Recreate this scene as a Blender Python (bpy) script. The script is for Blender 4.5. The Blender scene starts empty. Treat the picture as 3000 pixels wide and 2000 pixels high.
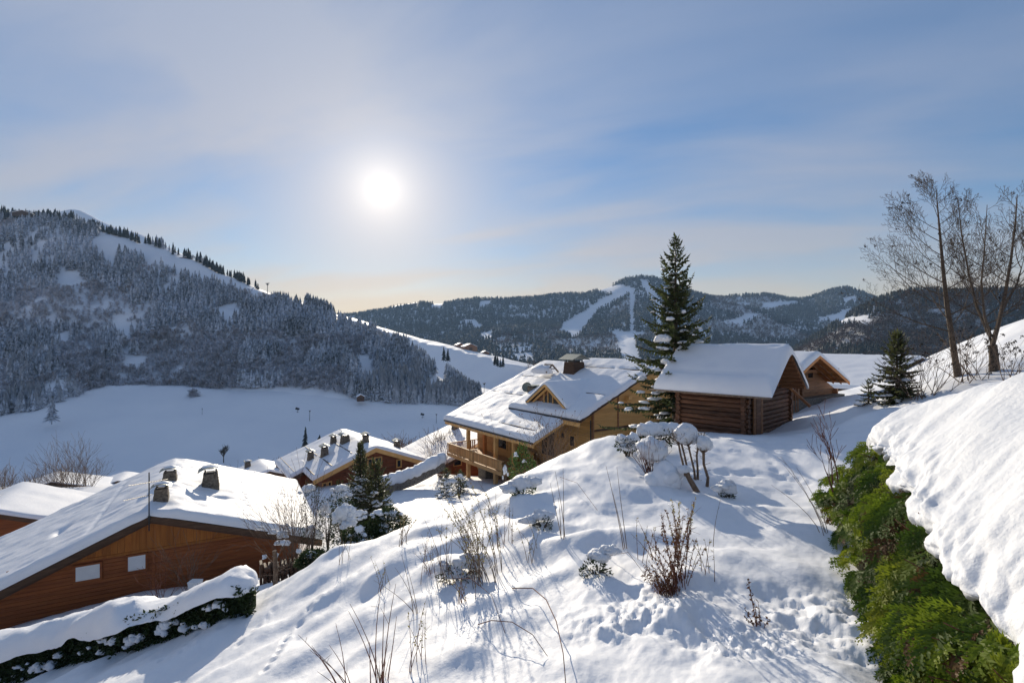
import bpy, math, random
import numpy as np
from mathutils import Vector, Matrix

# ------------------------------------------------------------------ camera, sky, sun, exposure
scene = bpy.context.scene
C = scene.collection
FPX = 1500.0
cam_d = bpy.data.cameras.new("camera"); cam = bpy.data.objects.new("camera", cam_d); C.objects.link(cam)
cam.location = (0, 0, 0); cam.rotation_euler = (math.radians(90), 0, 0)
cam_d.sensor_width = 36; cam_d.lens = 18; cam_d.clip_start = 0.1; cam_d.clip_end = 20000
scene.camera = cam

SUN_EL = math.radians(16.0); SUN_AZ = math.radians(-14.3)          # azimuth from +Y, positive to +X
SUN = Vector((math.cos(SUN_EL) * math.sin(SUN_AZ), math.cos(SUN_EL) * math.cos(SUN_AZ), math.sin(SUN_EL)))
SKY_STRENGTH = 0.068
SKY_SAT = 1.6
EXPOSURE = 0.68
CLOUD_SHIFT = (-13.1, -15.8)
sun_d = bpy.data.lights.new("sun", 'SUN'); sun = bpy.data.objects.new("sun", sun_d); C.objects.link(sun)
sun_d.energy = 3.6; sun_d.angle = math.radians(0.6); sun_d.color = (1.0, 0.88, 0.70)
sun.rotation_euler = SUN.to_track_quat('Z', 'Y').to_euler()

world = bpy.data.worlds.new("World"); scene.world = world; world.use_nodes = True


def build_world():
    nt = world.node_tree; N = nt.nodes; L = nt.links; N.clear()
    out = N.new('ShaderNodeOutputWorld'); bg = N.new('ShaderNodeBackground')
    sky = N.new('ShaderNodeTexSky'); sky.sky_type = 'NISHITA'; sky.sun_disc = False
    sky.sun_elevation = SUN_EL; sky.sun_rotation = SUN_AZ; sky.altitude = 1100
    sky.air_density = 1.0; sky.dust_density = 0.25; sky.ozone_density = 2.5
    tc = N.new('ShaderNodeTexCoord')

    def M(op, a, b=None, c=None, clamp=False):
        n = N.new('ShaderNodeMath'); n.operation = op; n.use_clamp = clamp
        for i, v in enumerate((a, b, c)):
            if v is None: continue
            if isinstance(v, (int, float)): n.inputs[i].default_value = v
            else: L.new(v, n.inputs[i])
        return n.outputs[0]
    nrm = N.new('ShaderNodeVectorMath'); nrm.operation = 'NORMALIZE'; L.new(tc.outputs['Generated'], nrm.inputs[0])
    dot = N.new('ShaderNodeVectorMath'); dot.operation = 'DOT_PRODUCT'
    L.new(nrm.outputs[0], dot.inputs[0]); dot.inputs[1].default_value = SUN
    ang = M('ARCCOSINE', M('MINIMUM', dot.outputs['Value'], 0.9999999))       # radians from the sun
    sep = N.new('ShaderNodeSeparateXYZ'); L.new(nrm.outputs[0], sep.inputs[0])
    # thin high cloud, laid on a flat layer far above: project direction to the layer
    inv = M('DIVIDE', 1.0, M('ADD', M('MAXIMUM', sep.outputs[2], 0.0), 0.16))
    cx = M('MULTIPLY', sep.outputs[0], inv); cy = M('MULTIPLY', sep.outputs[1], inv)
    cmb = N.new('ShaderNodeCombineXYZ')
    L.new(M('ADD', M('MULTIPLY', cx, 0.55), CLOUD_SHIFT[0]), cmb.inputs[0]); L.new(M('ADD', M('ADD', M('MULTIPLY', cy, 1.25), M('MULTIPLY', cx, 0.35)), CLOUD_SHIFT[1]), cmb.inputs[1])
    n1 = N.new('ShaderNodeTexNoise'); n1.inputs['Scale'].default_value = 1.3; n1.inputs['Detail'].default_value = 7
    n1.inputs['Roughness'].default_value = 0.52; n1.inputs['Distortion'].default_value = 0.35
    L.new(cmb.outputs[0], n1.inputs['Vector'])
    n2 = N.new('ShaderNodeTexNoise'); n2.inputs['Scale'].default_value = 0.65; n2.inputs['Detail'].default_value = 3
    L.new(cmb.outputs[0], n2.inputs['Vector'])
    cl = M('ADD', M('MULTIPLY', n1.outputs[0], 0.70), M('MULTIPLY', n2.outputs[0], 0.60))
    cl = M('MULTIPLY', M('SUBTRACT', cl, 0.45), 3.2, clamp=True)
    # the veil is denser towards the sun side of the sky and towards the horizon
    up = M('MAXIMUM', sep.outputs[2], 0.0)
    side = M('POWER', M('MAXIMUM', M('MULTIPLY_ADD', dot.outputs['Value'], 0.5, 0.5), 0.0), 4.0)
    hor = M('POWER', M('SUBTRACT', 1.0, up), 4.2)
    veil = M('MULTIPLY', M('ADD', M('MULTIPLY', cl, 0.50), 0.28), M('MULTIPLY_ADD', side, 0.35, 0.70), clamp=True)
    veil = M('MAXIMUM', veil, M('MULTIPLY', hor, M('MULTIPLY_ADD', cl, 0.30, 0.86)), clamp=True)
    veil = M('MAXIMUM', veil, M('MULTIPLY', M('EXPONENT', M('MULTIPLY', ang, -2.6)), 0.90), clamp=True)
    # how strongly the veil scatters sunlight at that angle
    g1 = M('EXPONENT', M('MULTIPLY', ang, -4.2))
    g2 = M('EXPONENT', M('MULTIPLY', ang, -15.0))
    g3 = M('MULTIPLY', M('EXPONENT', M('MULTIPLY', ang, -28.0)), 0.34)
    disc = M('MULTIPLY', M('LESS_THAN', ang, 0.010), 30.0)
    scat = M('ADD', M('MULTIPLY_ADD', side, 0.05, 0.27), M('MULTIPLY', g1, 0.145))
    wash = N.new('ShaderNodeMix'); wash.data_type = 'RGBA'
    hs = N.new('ShaderNodeHueSaturation'); hs.inputs['Saturation'].default_value = SKY_SAT; L.new(sky.outputs[0], hs.inputs['Color'])
    sc = N.new('ShaderNodeVectorMath'); sc.operation = 'SCALE'; L.new(hs.outputs[0], sc.inputs[0]); sc.inputs[3].default_value = SKY_STRENGTH
    cc = N.new('ShaderNodeMix'); cc.data_type = 'RGBA'
    cc.inputs[6].default_value = (0.78, 0.94, 1.29, 1); cc.inputs[7].default_value = (1.32, 1.00, 0.70, 1)
    L.new(M('MULTIPLY', hor, 1.45, clamp=True), cc.inputs[0])
    cn = N.new('ShaderNodeMix'); cn.data_type = 'RGBA'; cn.inputs[7].default_value = (1.02, 0.985, 0.97, 1)
    L.new(M('EXPONENT', M('MULTIPLY', ang, -2.2)), cn.inputs[0]); cn.inputs[6].default_value = cc.inputs[6].default_value[:]; L.new(cn.outputs[2], cc.inputs[6])
    ccs = N.new('ShaderNodeVectorMath'); ccs.operation = 'SCALE'; L.new(cc.outputs[2], ccs.inputs[0]); L.new(M('MULTIPLY', scat, M('MULTIPLY_ADD', hor, 0.22, 1.0)), ccs.inputs[3])
    L.new(veil, wash.inputs[0]); L.new(sc.outputs[0], wash.inputs[6]); L.new(ccs.outputs[0], wash.inputs[7])
    add = N.new('ShaderNodeVectorMath'); add.operation = 'ADD'
    glowc = N.new('ShaderNodeVectorMath'); glowc.operation = 'SCALE'; glowc.inputs[0].default_value = (1.0, 0.96, 0.90)
    L.new(M('ADD', M('ADD', M('MULTIPLY', g1, 0.03), M('MULTIPLY', g2, 0.12)), M('ADD', g3, disc)), glowc.inputs[3])
    L.new(wash.outputs[2], add.inputs[0]); L.new(glowc.outputs[0], add.inputs[1])
    L.new(add.outputs[0], bg.inputs[0]); bg.inputs[1].default_value = 1.0
    L.new(bg.outputs[0], out.inputs[0])


build_world()
vs = scene.view_settings
vs.view_transform = 'Standard'; vs.look = 'None'; vs.exposure = EXPOSURE; vs.gamma = 1; vs.use_curve_mapping = False
scene.cycles.max_bounces = 6; scene.cycles.diffuse_bounces = 3; scene.cycles.glossy_bounces = 2
scene.cycles.transmission_bounces = 2; scene.cycles.volume_bounces = 0; scene.cycles.caustics_reflective = False
scene.cycles.use_denoising = True

random.seed(7)
RNG = np.random.default_rng(11)


# ------------------------------------------------------------------ helpers
def P(px, py, d):
    """photo pixel (3000x2000) and metres of depth -> a point in the place"""
    return Vector(((px - 1500) / FPX * d, d, (1000 - py) / FPX * d))


def hash2(ix, iy, seed):
    h = (ix.astype(np.int64) * 374761393 + iy.astype(np.int64) * 668265263 + seed * 974634777) & 0xFFFFFFFF
    h = ((h ^ (h >> 13)) * 1274126177) & 0xFFFFFFFF
    return ((h ^ (h >> 16)) & 0xFFFF) / 65535.0


def vnoise(x, y, seed=0):
    x = np.asarray(x, float); y = np.asarray(y, float)
    ix = np.floor(x); iy = np.floor(y); fx = x - ix; fy = y - iy
    fx = fx * fx * fx * (fx * (fx * 6 - 15) + 10); fy = fy * fy * fy * (fy * (fy * 6 - 15) + 10)
    a = hash2(ix, iy, seed); b = hash2(ix + 1, iy, seed); c = hash2(ix, iy + 1, seed); d = hash2(ix + 1, iy + 1, seed)
    return (a * (1 - fx) + b * fx) * (1 - fy) + (c * (1 - fx) + d * fx) * fy - 0.5


def fbm(x, y, seed=0, octv=4, gain=0.5):
    s = 0; a = 1
    for o in range(octv):
        s = s + a * vnoise(np.asarray(x) * 2 ** o + 17.3 * o, np.asarray(y) * 2 ** o - 9.1 * o, seed + o); a *= gain
    return s


def link_mesh(name, verts, faces, m, parent=None, smooth=False):
    me = bpy.data.meshes.new(name)
    if isinstance(verts, np.ndarray): verts = verts.reshape(-1, 3)
    if isinstance(faces, np.ndarray) and faces.ndim == 2:
        nv = len(verts); nf, k = faces.shape
        me.vertices.add(nv); me.vertices.foreach_set('co', np.ascontiguousarray(verts, dtype=np.float32).ravel())
        me.loops.add(nf * k); me.loops.foreach_set('vertex_index', np.ascontiguousarray(faces, dtype=np.int32).ravel())
        me.polygons.add(nf); me.polygons.foreach_set('loop_start', np.arange(0, nf * k, k, dtype=np.int32))
        me.update(calc_edges=True)
    else:
        me.from_pydata([tuple(v) for v in verts], [], [tuple(f) for f in faces]); me.update()
    if smooth:
        me.polygons.foreach_set('use_smooth', np.ones(len(me.polygons), dtype=bool)); me.update()
    if m: me.materials.append(m)
    o = bpy.data.objects.new(name, me); C.objects.link(o)
    if parent: o.parent = parent
    return o


def tag(o, label=None, cat=None, group=None, kind=None):
    if label: o['label'] = label
    if cat: o['category'] = cat
    if group: o['group'] = group
    if kind: o['kind'] = kind
    return o


def thing(name, label, cat, loc=(0, 0, 0), rz=0.0, group=None):
    o = bpy.data.objects.new(name, None); C.objects.link(o); o.empty_display_size = 0.3
    o.location = loc; o.rotation_euler = (0, 0, rz)
    return tag(o, label, cat, group)


def share(name, src, parent, loc=(0, 0, 0), rot=(0, 0, 0), sc=(1, 1, 1)):
    o = bpy.data.objects.new(name, src.data); C.objects.link(o); o.parent = parent
    o.location = loc; o.rotation_euler = rot; o.scale = sc
    return o


class MB:
    """collects simple solids into one mesh"""
    def __init__(s): s.v = []; s.f = []
    def add(s, vs_, fs_):
        b = len(s.v); s.v += [tuple(v) for v in vs_]; s.f += [tuple(i + b for i in f) for f in fs_]; return s
    def box(s, x0, x1, y0, y1, z0, z1):
        return s.add([(x0, y0, z0), (x1, y0, z0), (x1, y1, z0), (x0, y1, z0), (x0, y0, z1), (x1, y0, z1), (x1, y1, z1), (x0, y1, z1)],
                     [(0, 3, 2, 1), (4, 5, 6, 7), (0, 1, 5, 4), (1, 2, 6, 5), (2, 3, 7, 6), (3, 0, 4, 7)])
    def hull8(s, a, b):
        """a, b: two 4-corner loops joined into a solid"""
        return s.add(list(a) + list(b), [(0, 3, 2, 1), (4, 5, 6, 7), (0, 1, 5, 4), (1, 2, 6, 5), (2, 3, 7, 6), (3, 0, 4, 7)])
    def prism(s, a, b):
        n = len(a)
        return s.add(list(a) + list(b), [tuple(range(n - 1, -1, -1)), tuple(range(n, 2 * n))] + [(i, (i + 1) % n, n + (i + 1) % n, n + i) for i in range(n)])
    def bar(s, p, q, w, h=None, up=(0, 0, 1)):
        p = Vector(p); q = Vector(q); h = h or w; d = (q - p).normalized(); u = Vector(up)
        if abs(d.dot(u)) > 0.98: u = Vector((1, 0, 0))
        a = d.cross(u).normalized() * w / 2; b = a.cross(d).normalized() * h / 2
        return s.hull8([p - a - b, p + a - b, p + a + b, p - a + b], [q - a - b, q + a - b, q + a + b, q - a + b])
    def tube(s, pts, rad, n=5, cap=True):
        pts = [Vector(p) for p in pts]; b0 = len(s.v)
        for i, p in enumerate(pts):
            d = (pts[min(i + 1, len(pts) - 1)] - pts[max(i - 1, 0)])
            d = d.normalized() if d.length > 1e-9 else Vector((0, 0, 1))
            u = Vector((0, 0, 1)) if abs(d.z) < 0.9 else Vector((1, 0, 0))
            a = d.cross(u).normalized(); b = a.cross(d)
            r = rad[i] if hasattr(rad, '__len__') else rad
            for k in range(n):
                t = 2 * math.pi * k / n
                s.v.append(tuple(p + a * (math.cos(t) * r) + b * (math.sin(t) * r)))
        for i in range(len(pts) - 1):
            for k in range(n):
                k2 = (k + 1) % n
                s.f.append((b0 + i * n + k, b0 + i * n + k2, b0 + (i + 1) * n + k2, b0 + (i + 1) * n + k))
        if cap:
            s.f.append(tuple(b0 + k for k in range(n))[::-1]); e = b0 + (len(pts) - 1) * n; s.f.append(tuple(e + k for k in range(n)))
        return s
    def blob(s, c, rx, ry, rz, seed=0, amp=0.25, nu=12, nv=7, flat=-0.35):
        """lumpy cushion with a flattened underside"""
        b0 = len(s.v); rr = random.Random(seed); ph = [rr.uniform(0, 6.28) for _ in range(4)]
        for j in range(nv + 1):
            th = math.pi * j / nv
            for i in range(nu):
                f = 2 * math.pi * i / nu
                k = 1 + amp * (0.5 * math.sin(2 * f + ph[0]) * math.sin(th) + 0.35 * math.sin(3 * f + ph[1] + 2 * th) * math.sin(th) + 0.3 * math.sin(5 * th + ph[2] + f))
                z = math.cos(th); z = max(z, flat + 0.05 * z)
                s.v.append((c[0] + rx * k * math.sin(th) * math.cos(f), c[1] + ry * k * math.sin(th) * math.sin(f), c[2] + rz * k * z))
        for j in range(nv):
            for i in range(nu):
                i2 = (i + 1) % nu
                s.f.append((b0 + j * nu + i, b0 + (j + 1) * nu + i, b0 + (j + 1) * nu + i2, b0 + j * nu + i2))
        return s
    def build(s, name, m, parent=None, smooth=False): return link_mesh(name, s.v, s.f, m, parent, smooth)


def tps_fit(pts):
    pts = np.array(pts, float); S = 10.0
    x = pts[:, :2] / S; z = pts[:, 2]; n = len(x)
    r2 = ((x[:, None] - x[None]) ** 2).sum(-1)
    K = 0.5 * r2 * np.log(r2 + 1e-12) + np.eye(n) * 0.02
    A = np.zeros((n + 3, n + 3)); A[:n, :n] = K; A[:n, n] = 1; A[:n, n + 1:] = x; A[n, :n] = 1; A[n + 1:, :n] = x.T
    w = np.linalg.solve(A, np.concatenate([z, np.zeros(3)]))
    def f(X, Y):
        X = np.asarray(X, float) / S; Y = np.asarray(Y, float) / S; out = w[n] + w[n + 1] * X + w[n + 2] * Y
        for i in range(n):
            r = (X - x[i, 0]) ** 2 + (Y - x[i, 1]) ** 2
            out = out + w[i] * 0.5 * r * np.log(r + 1e-12)
        return out
    return f


# ------------------------------------------------------------------ materials (all procedural)
def new_mat(name):
    m = bpy.data.materials.new(name); m.use_nodes = True; nt = m.node_tree
    return m, nt.nodes, nt.links, nt.nodes['Principled BSDF']


def ramp(N, L, fac, stops):
    r = N.new('ShaderNodeValToRGB'); e = r.color_ramp.elements
    while len(e) < len(stops): e.new(0.5)
    for q, (p, c) in zip(e, stops): q.position = p; q.color = (*c, 1) if len(c) == 3 else c
    L.new(fac, r.inputs[0]); return r.outputs[0]


def noise(N, L, scale, detail=3, rough=0.5, vec=None, coord='Object', stretch=None):
    n = N.new('ShaderNodeTexNoise'); n.inputs['Scale'].default_value = scale; n.inputs['Detail'].default_value = detail
    n.inputs['Roughness'].default_value = rough
    tc = N.new('ShaderNodeTexCoord'); src = tc.outputs[coord]
    if stretch:
        mp = N.new('ShaderNodeMapping'); mp.inputs['Scale'].default_value = stretch; L.new(src, mp.inputs[0]); src = mp.outputs[0]
    L.new(src, n.inputs['Vector']); return n.outputs[0]


def bump(N, L, b, h, strength, dist):
    n = N.new('ShaderNodeBump'); n.inputs['Strength'].default_value = strength; n.inputs['Distance'].default_value = dist
    L.new(h, n.inputs['Height']); L.new(n.outputs[0], b.inputs['Normal'])


def snow_mat(name, scale, dist, c0=(0.80, 0.82, 0.86), c1=(0.87, 0.88, 0.90)):
    m, N, L, b = new_mat(name)
    c = ramp(N, L, noise(N, L, scale * 0.12, 3), [(0.3, c0), (0.7, c1)])
    L.new(c, b.inputs['Base Color']); b.inputs['Roughness'].default_value = 0.62
    b.inputs['Specular IOR Level'].default_value = 0.25
    h = noise(N, L, scale, 6, 0.62)
    bump(N, L, b, h, 0.55, dist)
    return m


def wood_mat(name, c0, c1, c2, stretch=(1, 1, 14), scale=2.0, rough=0.62, var=0.35, spec=0.3):
    m, N, L, b = new_mat(name)
    n = noise(N, L, scale, 5, 0.6, stretch=stretch)
    col = ramp(N, L, n, [(0.25, c0), (0.5, c1), (0.75, c2)])
    oi = N.new('ShaderNodeObjectInfo'); mr = N.new('ShaderNodeMapRange')
    mr.inputs[3].default_value = 1 - var; mr.inputs[4].default_value = 1 + var * 0.6; L.new(oi.outputs['Random'], mr.inputs[0])
    mx = N.new('ShaderNodeVectorMath'); mx.operation = 'SCALE'; L.new(col, mx.inputs[0]); L.new(mr.outputs[0], mx.inputs[3])
    L.new(mx.outputs[0], b.inputs['Base Color']); b.inputs['Roughness'].default_value = rough
    b.inputs['Specular IOR Level'].default_value = spec
    bump(N, L, b, n, 0.5, 0.01)
    return m


def plain_mat(name, c0, c1, scale=4, rough=0.7, bumpd=0.0, metal=0.0, spec=0.4, coord='Object'):
    m, N, L, b = new_mat(name)
    n = noise(N, L, scale, 4, coord=coord)
    L.new(ramp(N, L, n, [(0.3, c0), (0.7, c1)]), b.inputs['Base Color'])
    b.inputs['Roughness'].default_value = rough; b.inputs['Metallic'].default_value = metal; b.inputs['Specular IOR Level'].default_value = spec
    if bumpd: bump(N, L, b, n, 0.6, bumpd)
    return m


def frosted_mat(name, dark, dark2, snow, scale, lo, hi, up=0.35, stand=0.55):
    """foliage carrying snow where it faces up and where the clumps hold it"""
    m, N, L, b = new_mat(name)
    n = noise(N, L, scale, 4, 0.65)
    g = N.new('ShaderNodeNewGeometry'); s = N.new('ShaderNodeSeparateXYZ'); L.new(g.outputs['True Normal'], s.inputs[0])
    ab = N.new('ShaderNodeMath'); ab.operation = 'ABSOLUTE'; L.new(s.outputs[2], ab.inputs[0])
    k = N.new('ShaderNodeMath'); k.operation = 'MULTIPLY_ADD'; L.new(ab.outputs[0], k.inputs[0]); k.inputs[1].default_value = up; L.new(n, k.inputs[2])
    k2 = N.new('ShaderNodeMath'); k2.operation = 'MULTIPLY_ADD'; L.new(noise(N, L, scale * 0.055, 3, 0.6), k2.inputs[0]); k2.inputs[1].default_value = stand
    k3 = N.new('ShaderNodeMath'); k3.operation = 'SUBTRACT'; L.new(k.outputs[0], k3.inputs[0]); k3.inputs[1].default_value = stand * 0.5; L.new(k3.outputs[0], k2.inputs[2])
    mr = N.new('ShaderNodeMapRange'); mr.inputs[1].default_value = lo; mr.inputs[2].default_value = hi; L.new(k2.outputs[0], mr.inputs[0])
    gcol = ramp(N, L, noise(N, L, scale * 0.37, 2), [(0.3, dark), (0.7, dark2)])
    mx = N.new('ShaderNodeMix'); mx.data_type = 'RGBA'; L.new(mr.outputs[0], mx.inputs[0]); L.new(gcol, mx.inputs[6]); mx.inputs[7].default_value = (*snow, 1)
    L.new(mx.outputs[2], b.inputs['Base Color']); b.inputs['Roughness'].default_value = 0.8; b.inputs['Specular IOR Level'].default_value = 0.15
    return m


def leaf_mat(name, c0, c1, c2, scale=3.0, trans=0.35):
    m, N, L, b = new_mat(name)
    n = noise(N, L, scale, 3)
    col = ramp(N, L, n, [(0.3, c0), (0.5, c1), (0.72, c2)])
    L.new(col, b.inputs['Base Color']); b.inputs['Roughness'].default_value = 0.6; b.inputs['Specular IOR Level'].default_value = 0.25
    t = N.new('ShaderNodeBsdfTranslucent'); L.new(col, t.inputs[0]); mix = N.new('ShaderNodeMixShader'); mix.inputs[0].default_value = trans
    out = N['Material Output']; L.new(b.outputs[0], mix.inputs[1]); L.new(t.outputs[0], mix.inputs[2]); L.new(mix.outputs[0], out.inputs[0])
    return m


SNOW = snow_mat('near_snow', 9.0, 0.02)
ROOFSNOW = snow_mat('roof_snow', 5.0, 0.03)
FARSNOW = snow_mat('far_snow', 0.25, 0.6)
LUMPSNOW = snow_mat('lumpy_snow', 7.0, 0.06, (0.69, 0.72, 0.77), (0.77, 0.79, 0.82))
GLASS = plain_mat('window_glass', (0.008, 0.010, 0.013), (0.018, 0.02, 0.024), 2, 0.12, spec=0.25)
DARKMETAL = plain_mat('dark_metal', (0.03, 0.03, 0.035), (0.06, 0.06, 0.06), 6, 0.45, metal=0.6)
GALV = plain_mat('weathered_sheet_metal', (0.16, 0.19, 0.17), (0.26, 0.28, 0.25), 3, 0.5, metal=0.5)
STONE = plain_mat('rubble_stone', (0.07, 0.06, 0.05), (0.26, 0.23, 0.19), 9, 0.85, 0.02)
CHIMSTONE = plain_mat('chimney_stone', (0.07, 0.055, 0.04), (0.24, 0.20, 0.15), 8, 0.85, 0.02)
WHITE = plain_mat('white_shutter', (0.78, 0.78, 0.78), (0.84, 0.84, 0.83), 3, 0.55)
W_LEFT = wood_mat('orange_stained_boards', (0.20, 0.054, 0.016), (0.29, 0.085, 0.022), (0.37, 0.12, 0.032), (0.35, 0.35, 5), var=0.22)
W_LEFTUP = wood_mat('amber_stained_boards', (0.33, 0.10, 0.018), (0.43, 0.145, 0.026), (0.51, 0.185, 0.036), (4, 4, 0.4), var=0.2)
W_DARK = wood_mat('dark_roof_timber', (0.05, 0.026, 0.014), (0.09, 0.046, 0.024), (0.13, 0.07, 0.04), (0.6, 0.6, 4))
W_MID = wood_mat('red_brown_logs', (0.15, 0.045, 0.018), (0.23, 0.07, 0.026), (0.30, 0.10, 0.04), (0.4, 0.4, 4), var=0.2)
W_GOLD = wood_mat('golden_larch_boards', (0.52, 0.27, 0.08), (0.62, 0.335, 0.105), (0.70, 0.41, 0.145), (0.35, 0.35, 5), var=0.16)
W_GOLDT = wood_mat('golden_larch_trim', (0.58, 0.31, 0.10), (0.68, 0.38, 0.13), (0.76, 0.46, 0.18), (1, 1, 1.5), var=0.12)
W_OLD = wood_mat('old_dark_logs', (0.045, 0.022, 0.012), (0.11, 0.048, 0.024), (0.21, 0.10, 0.052), (0.6, 0.6, 5), scale=2.5, var=0.4)
W_OLDGREY = wood_mat('weathered_grey_boards', (0.13, 0.085, 0.055), (0.24, 0.17, 0.12), (0.36, 0.28, 0.21), (4, 4, 0.5), var=0.25)
W_OLDWARM = wood_mat('warm_old_boards', (0.16, 0.07, 0.03), (0.27, 0.12, 0.05), (0.38, 0.19, 0.09), (0.6, 0.6, 4), var=0.25)
W_ORANGE = wood_mat('fresh_orange_boards', (0.42, 0.15, 0.04), (0.55, 0.21, 0.055), (0.64, 0.28, 0.08), (1, 4, 1), var=0.2)
W_RAIL = wood_mat('balcony_larch', (0.46, 0.24, 0.09), (0.56, 0.31, 0.12), (0.65, 0.38, 0.16), (1, 1, 1), var=0.2)
BARK = plain_mat('grey_brown_bark', (0.045, 0.033, 0.025), (0.13, 0.10, 0.075), 12, 0.9, 0.01)
BARKL = plain_mat('pale_twig_bark', (0.10, 0.065, 0.045), (0.22, 0.15, 0.10), 10, 0.85)  # paler bark tone for shrubs, pollards and bushes
STEM = plain_mat('dry_stem', (0.10, 0.055, 0.035), (0.24, 0.16, 0.10), 6, 0.8)
STEMRED = plain_mat('red_brown_stem', (0.10, 0.035, 0.022), (0.20, 0.08, 0.05), 6, 0.8)
DEADLEAF = leaf_mat('dead_leaf', (0.07, 0.03, 0.014), (0.13, 0.062, 0.028), (0.20, 0.12, 0.055), 5)
SEEDDARK = plain_mat('dark_seed_cluster', (0.02, 0.014, 0.01), (0.055, 0.035, 0.022), 5, 0.9)
SEEDLEAF = leaf_mat('yellow_seed_head', (0.18, 0.15, 0.05), (0.28, 0.25, 0.10), (0.36, 0.32, 0.15), 5)
HEDGELEAF = leaf_mat('laurel_hedge_leaf', (0.014, 0.024, 0.008), (0.028, 0.046, 0.014), (0.055, 0.08, 0.025), 4, 0.25)
CYPRESS = leaf_mat('cypress_spray', (0.11, 0.17, 0.012), (0.17, 0.24, 0.018), (0.24, 0.30, 0.025), 1.6, 0.5)
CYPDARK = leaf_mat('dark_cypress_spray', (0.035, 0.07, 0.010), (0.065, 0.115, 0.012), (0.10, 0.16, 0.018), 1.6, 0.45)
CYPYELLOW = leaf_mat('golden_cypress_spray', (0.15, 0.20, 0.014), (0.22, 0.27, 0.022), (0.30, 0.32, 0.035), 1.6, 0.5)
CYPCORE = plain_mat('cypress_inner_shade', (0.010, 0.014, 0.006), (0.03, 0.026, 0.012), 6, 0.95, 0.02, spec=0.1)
CYPBROWN = leaf_mat('brown_cypress_twig', (0.06, 0.03, 0.012), (0.11, 0.055, 0.02), (0.17, 0.10, 0.03), 5)
SPRUCE = leaf_mat('spruce_needles', (0.030, 0.043, 0.018), (0.062, 0.080, 0.030), (0.105, 0.120, 0.046), 1.5, 0.3)
YOUNGSPRUCE = leaf_mat('young_spruce_needles', (0.045, 0.056, 0.022), (0.085, 0.10, 0.038), (0.15, 0.15, 0.06), 2.5, 0.35)
LAUREL = leaf_mat('glossy_green_leaf', (0.02, 0.045, 0.012), (0.05, 0.10, 0.02), (0.11, 0.17, 0.035), 3.0, 0.3)
FOREST = frosted_mat('frosted_spruce', (0.028, 0.034, 0.030), (0.065, 0.066, 0.052), (0.70, 0.75, 0.84), 0.42, 0.36, 0.74, 0.30)
FORESTDARK = frosted_mat('dark_spruce', (0.018, 0.022, 0.020), (0.036, 0.040, 0.030), (0.6, 0.64, 0.7), 0.5, 0.86, 1.15, 0.30)
FARFOREST = frosted_mat('far_spruce', (0.012, 0.018, 0.016), (0.024, 0.030, 0.024), (0.5, 0.55, 0.62), 0.10, 0.66, 1.1, 0.30)
FROSTTWIG = frosted_mat('frosted_twigs', (0.11, 0.085, 0.075), (0.19, 0.155, 0.135), (0.60, 0.63, 0.70), 0.22, 0.36, 0.80, 0.25)
BROWNWOOD = frosted_mat('brown_bare_wood', (0.075, 0.042, 0.028), (0.14, 0.082, 0.055), (0.4, 0.4, 0.42), 0.05, 0.95, 1.4, 0.2)
# ------------------------------------------------------------------ the near hillside: one snow sheet
GP = [(2185, 1285, 24.3), (2310, 1258, 26.5), (2450, 1192, 31), (2340, 1200, 33), (2560, 1162, 28), (2630, 1162, 24), (2800, 1102, 24),
      (2910, 1070, 24), (3000, 1052, 24), (3000, 935, 42), (2900, 1000, 45), (2750, 1085, 42), (2560, 1135, 45), (2300, 1400, 17),
      (2400, 1500, 13.5), (2300, 1600, 11.2), (2060, 1425, 16.3), (1900, 1500, 14), (2350, 1750, 8.8), (2450, 1950, 6.8),
      (1950, 1720, 9.6), (1750, 1850, 8.3), (1700, 2000, 6.9), (1500, 2000, 7.4), (1500, 1800, 9.6), (1500, 1600, 13.0),
      (1450, 1452, 17.5), (1600, 1345, 20.0), (1780, 1276, 22.0), (1900, 1290, 21.5), (1700, 1420, 16.5), (1990, 1262, 26.5),
      (1150, 1572, 17), (900, 1642, 17), (700, 1760, 17.2), (550, 1812, 17.5), (300, 1900, 17.7), (0, 1992, 18),
      (1000, 2000, 8.8), (600, 2000, 11.2), (300, 2000, 13.4), (120, 2000, 15.2), (1200, 1750, 12), (1000, 1750, 13.6), (800, 1800, 14.2), (560, 1870, 14.8), (380, 1940, 14.8),
      (1300, 1560, 15.8), (1480, 1440, 43), (1350, 1460, 40), (1200, 1490, 37), (1100, 1530, 31), (1000, 1565, 28), (1000, 1650, 21.5),
      (880, 1690, 22), (1300, 1560, 24), (1500, 1520, 25), (1700, 1420, 27), (1900, 1360, 31), (2050, 1300, 32),
      (1230, 1388, 54), (1130, 1405, 52), (900, 1445, 48), (1000, 1420, 50), (500, 1720, 27), (0, 1860, 23), (860, 1680, 29), (650, 1700, 33),
      (300, 1480, 70), (800, 1450, 75), (1200, 1420, 80), (-200, 1480, 70), (1500, 1420, 75), (1900, 1330, 50), (1750, 1380, 45),
      (300, 1430, 120), (900, 1410, 120), (1400, 1400, 120), (-500, 1450, 120), (1900, 1330, 90), (2400, 1230, 90), (2000, 1215, 50),
      (2500, 1140, 60), (3000, 935, 62), (3300, 920, 80), (3200, 1030, 26), (2300, 1180, 45), (2600, 1120, 80)]
gpts = [tuple(P(*g)) for g in GP]
gpts += [(0, 2, -4.3), (4, 2, -3.9), (-8, 4, -7.0), (-20, 8, -12.8), (-32, 16, -16.0), (-45, 35, -20), (9, 4, -3.4), (12, 9, -3.6), (14, 14, -3.4), (-70, 60, -27),
         (-100, 110, -38), (20, 14, -1.9), (26, 20, -1.0), (45, 25, 1.5), (6, 7, -4.2), (8, 10, -4.35), (-90, 30, -30), (100, 60, 5), (90, 130, -14), (30, 120, -28)]
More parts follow.
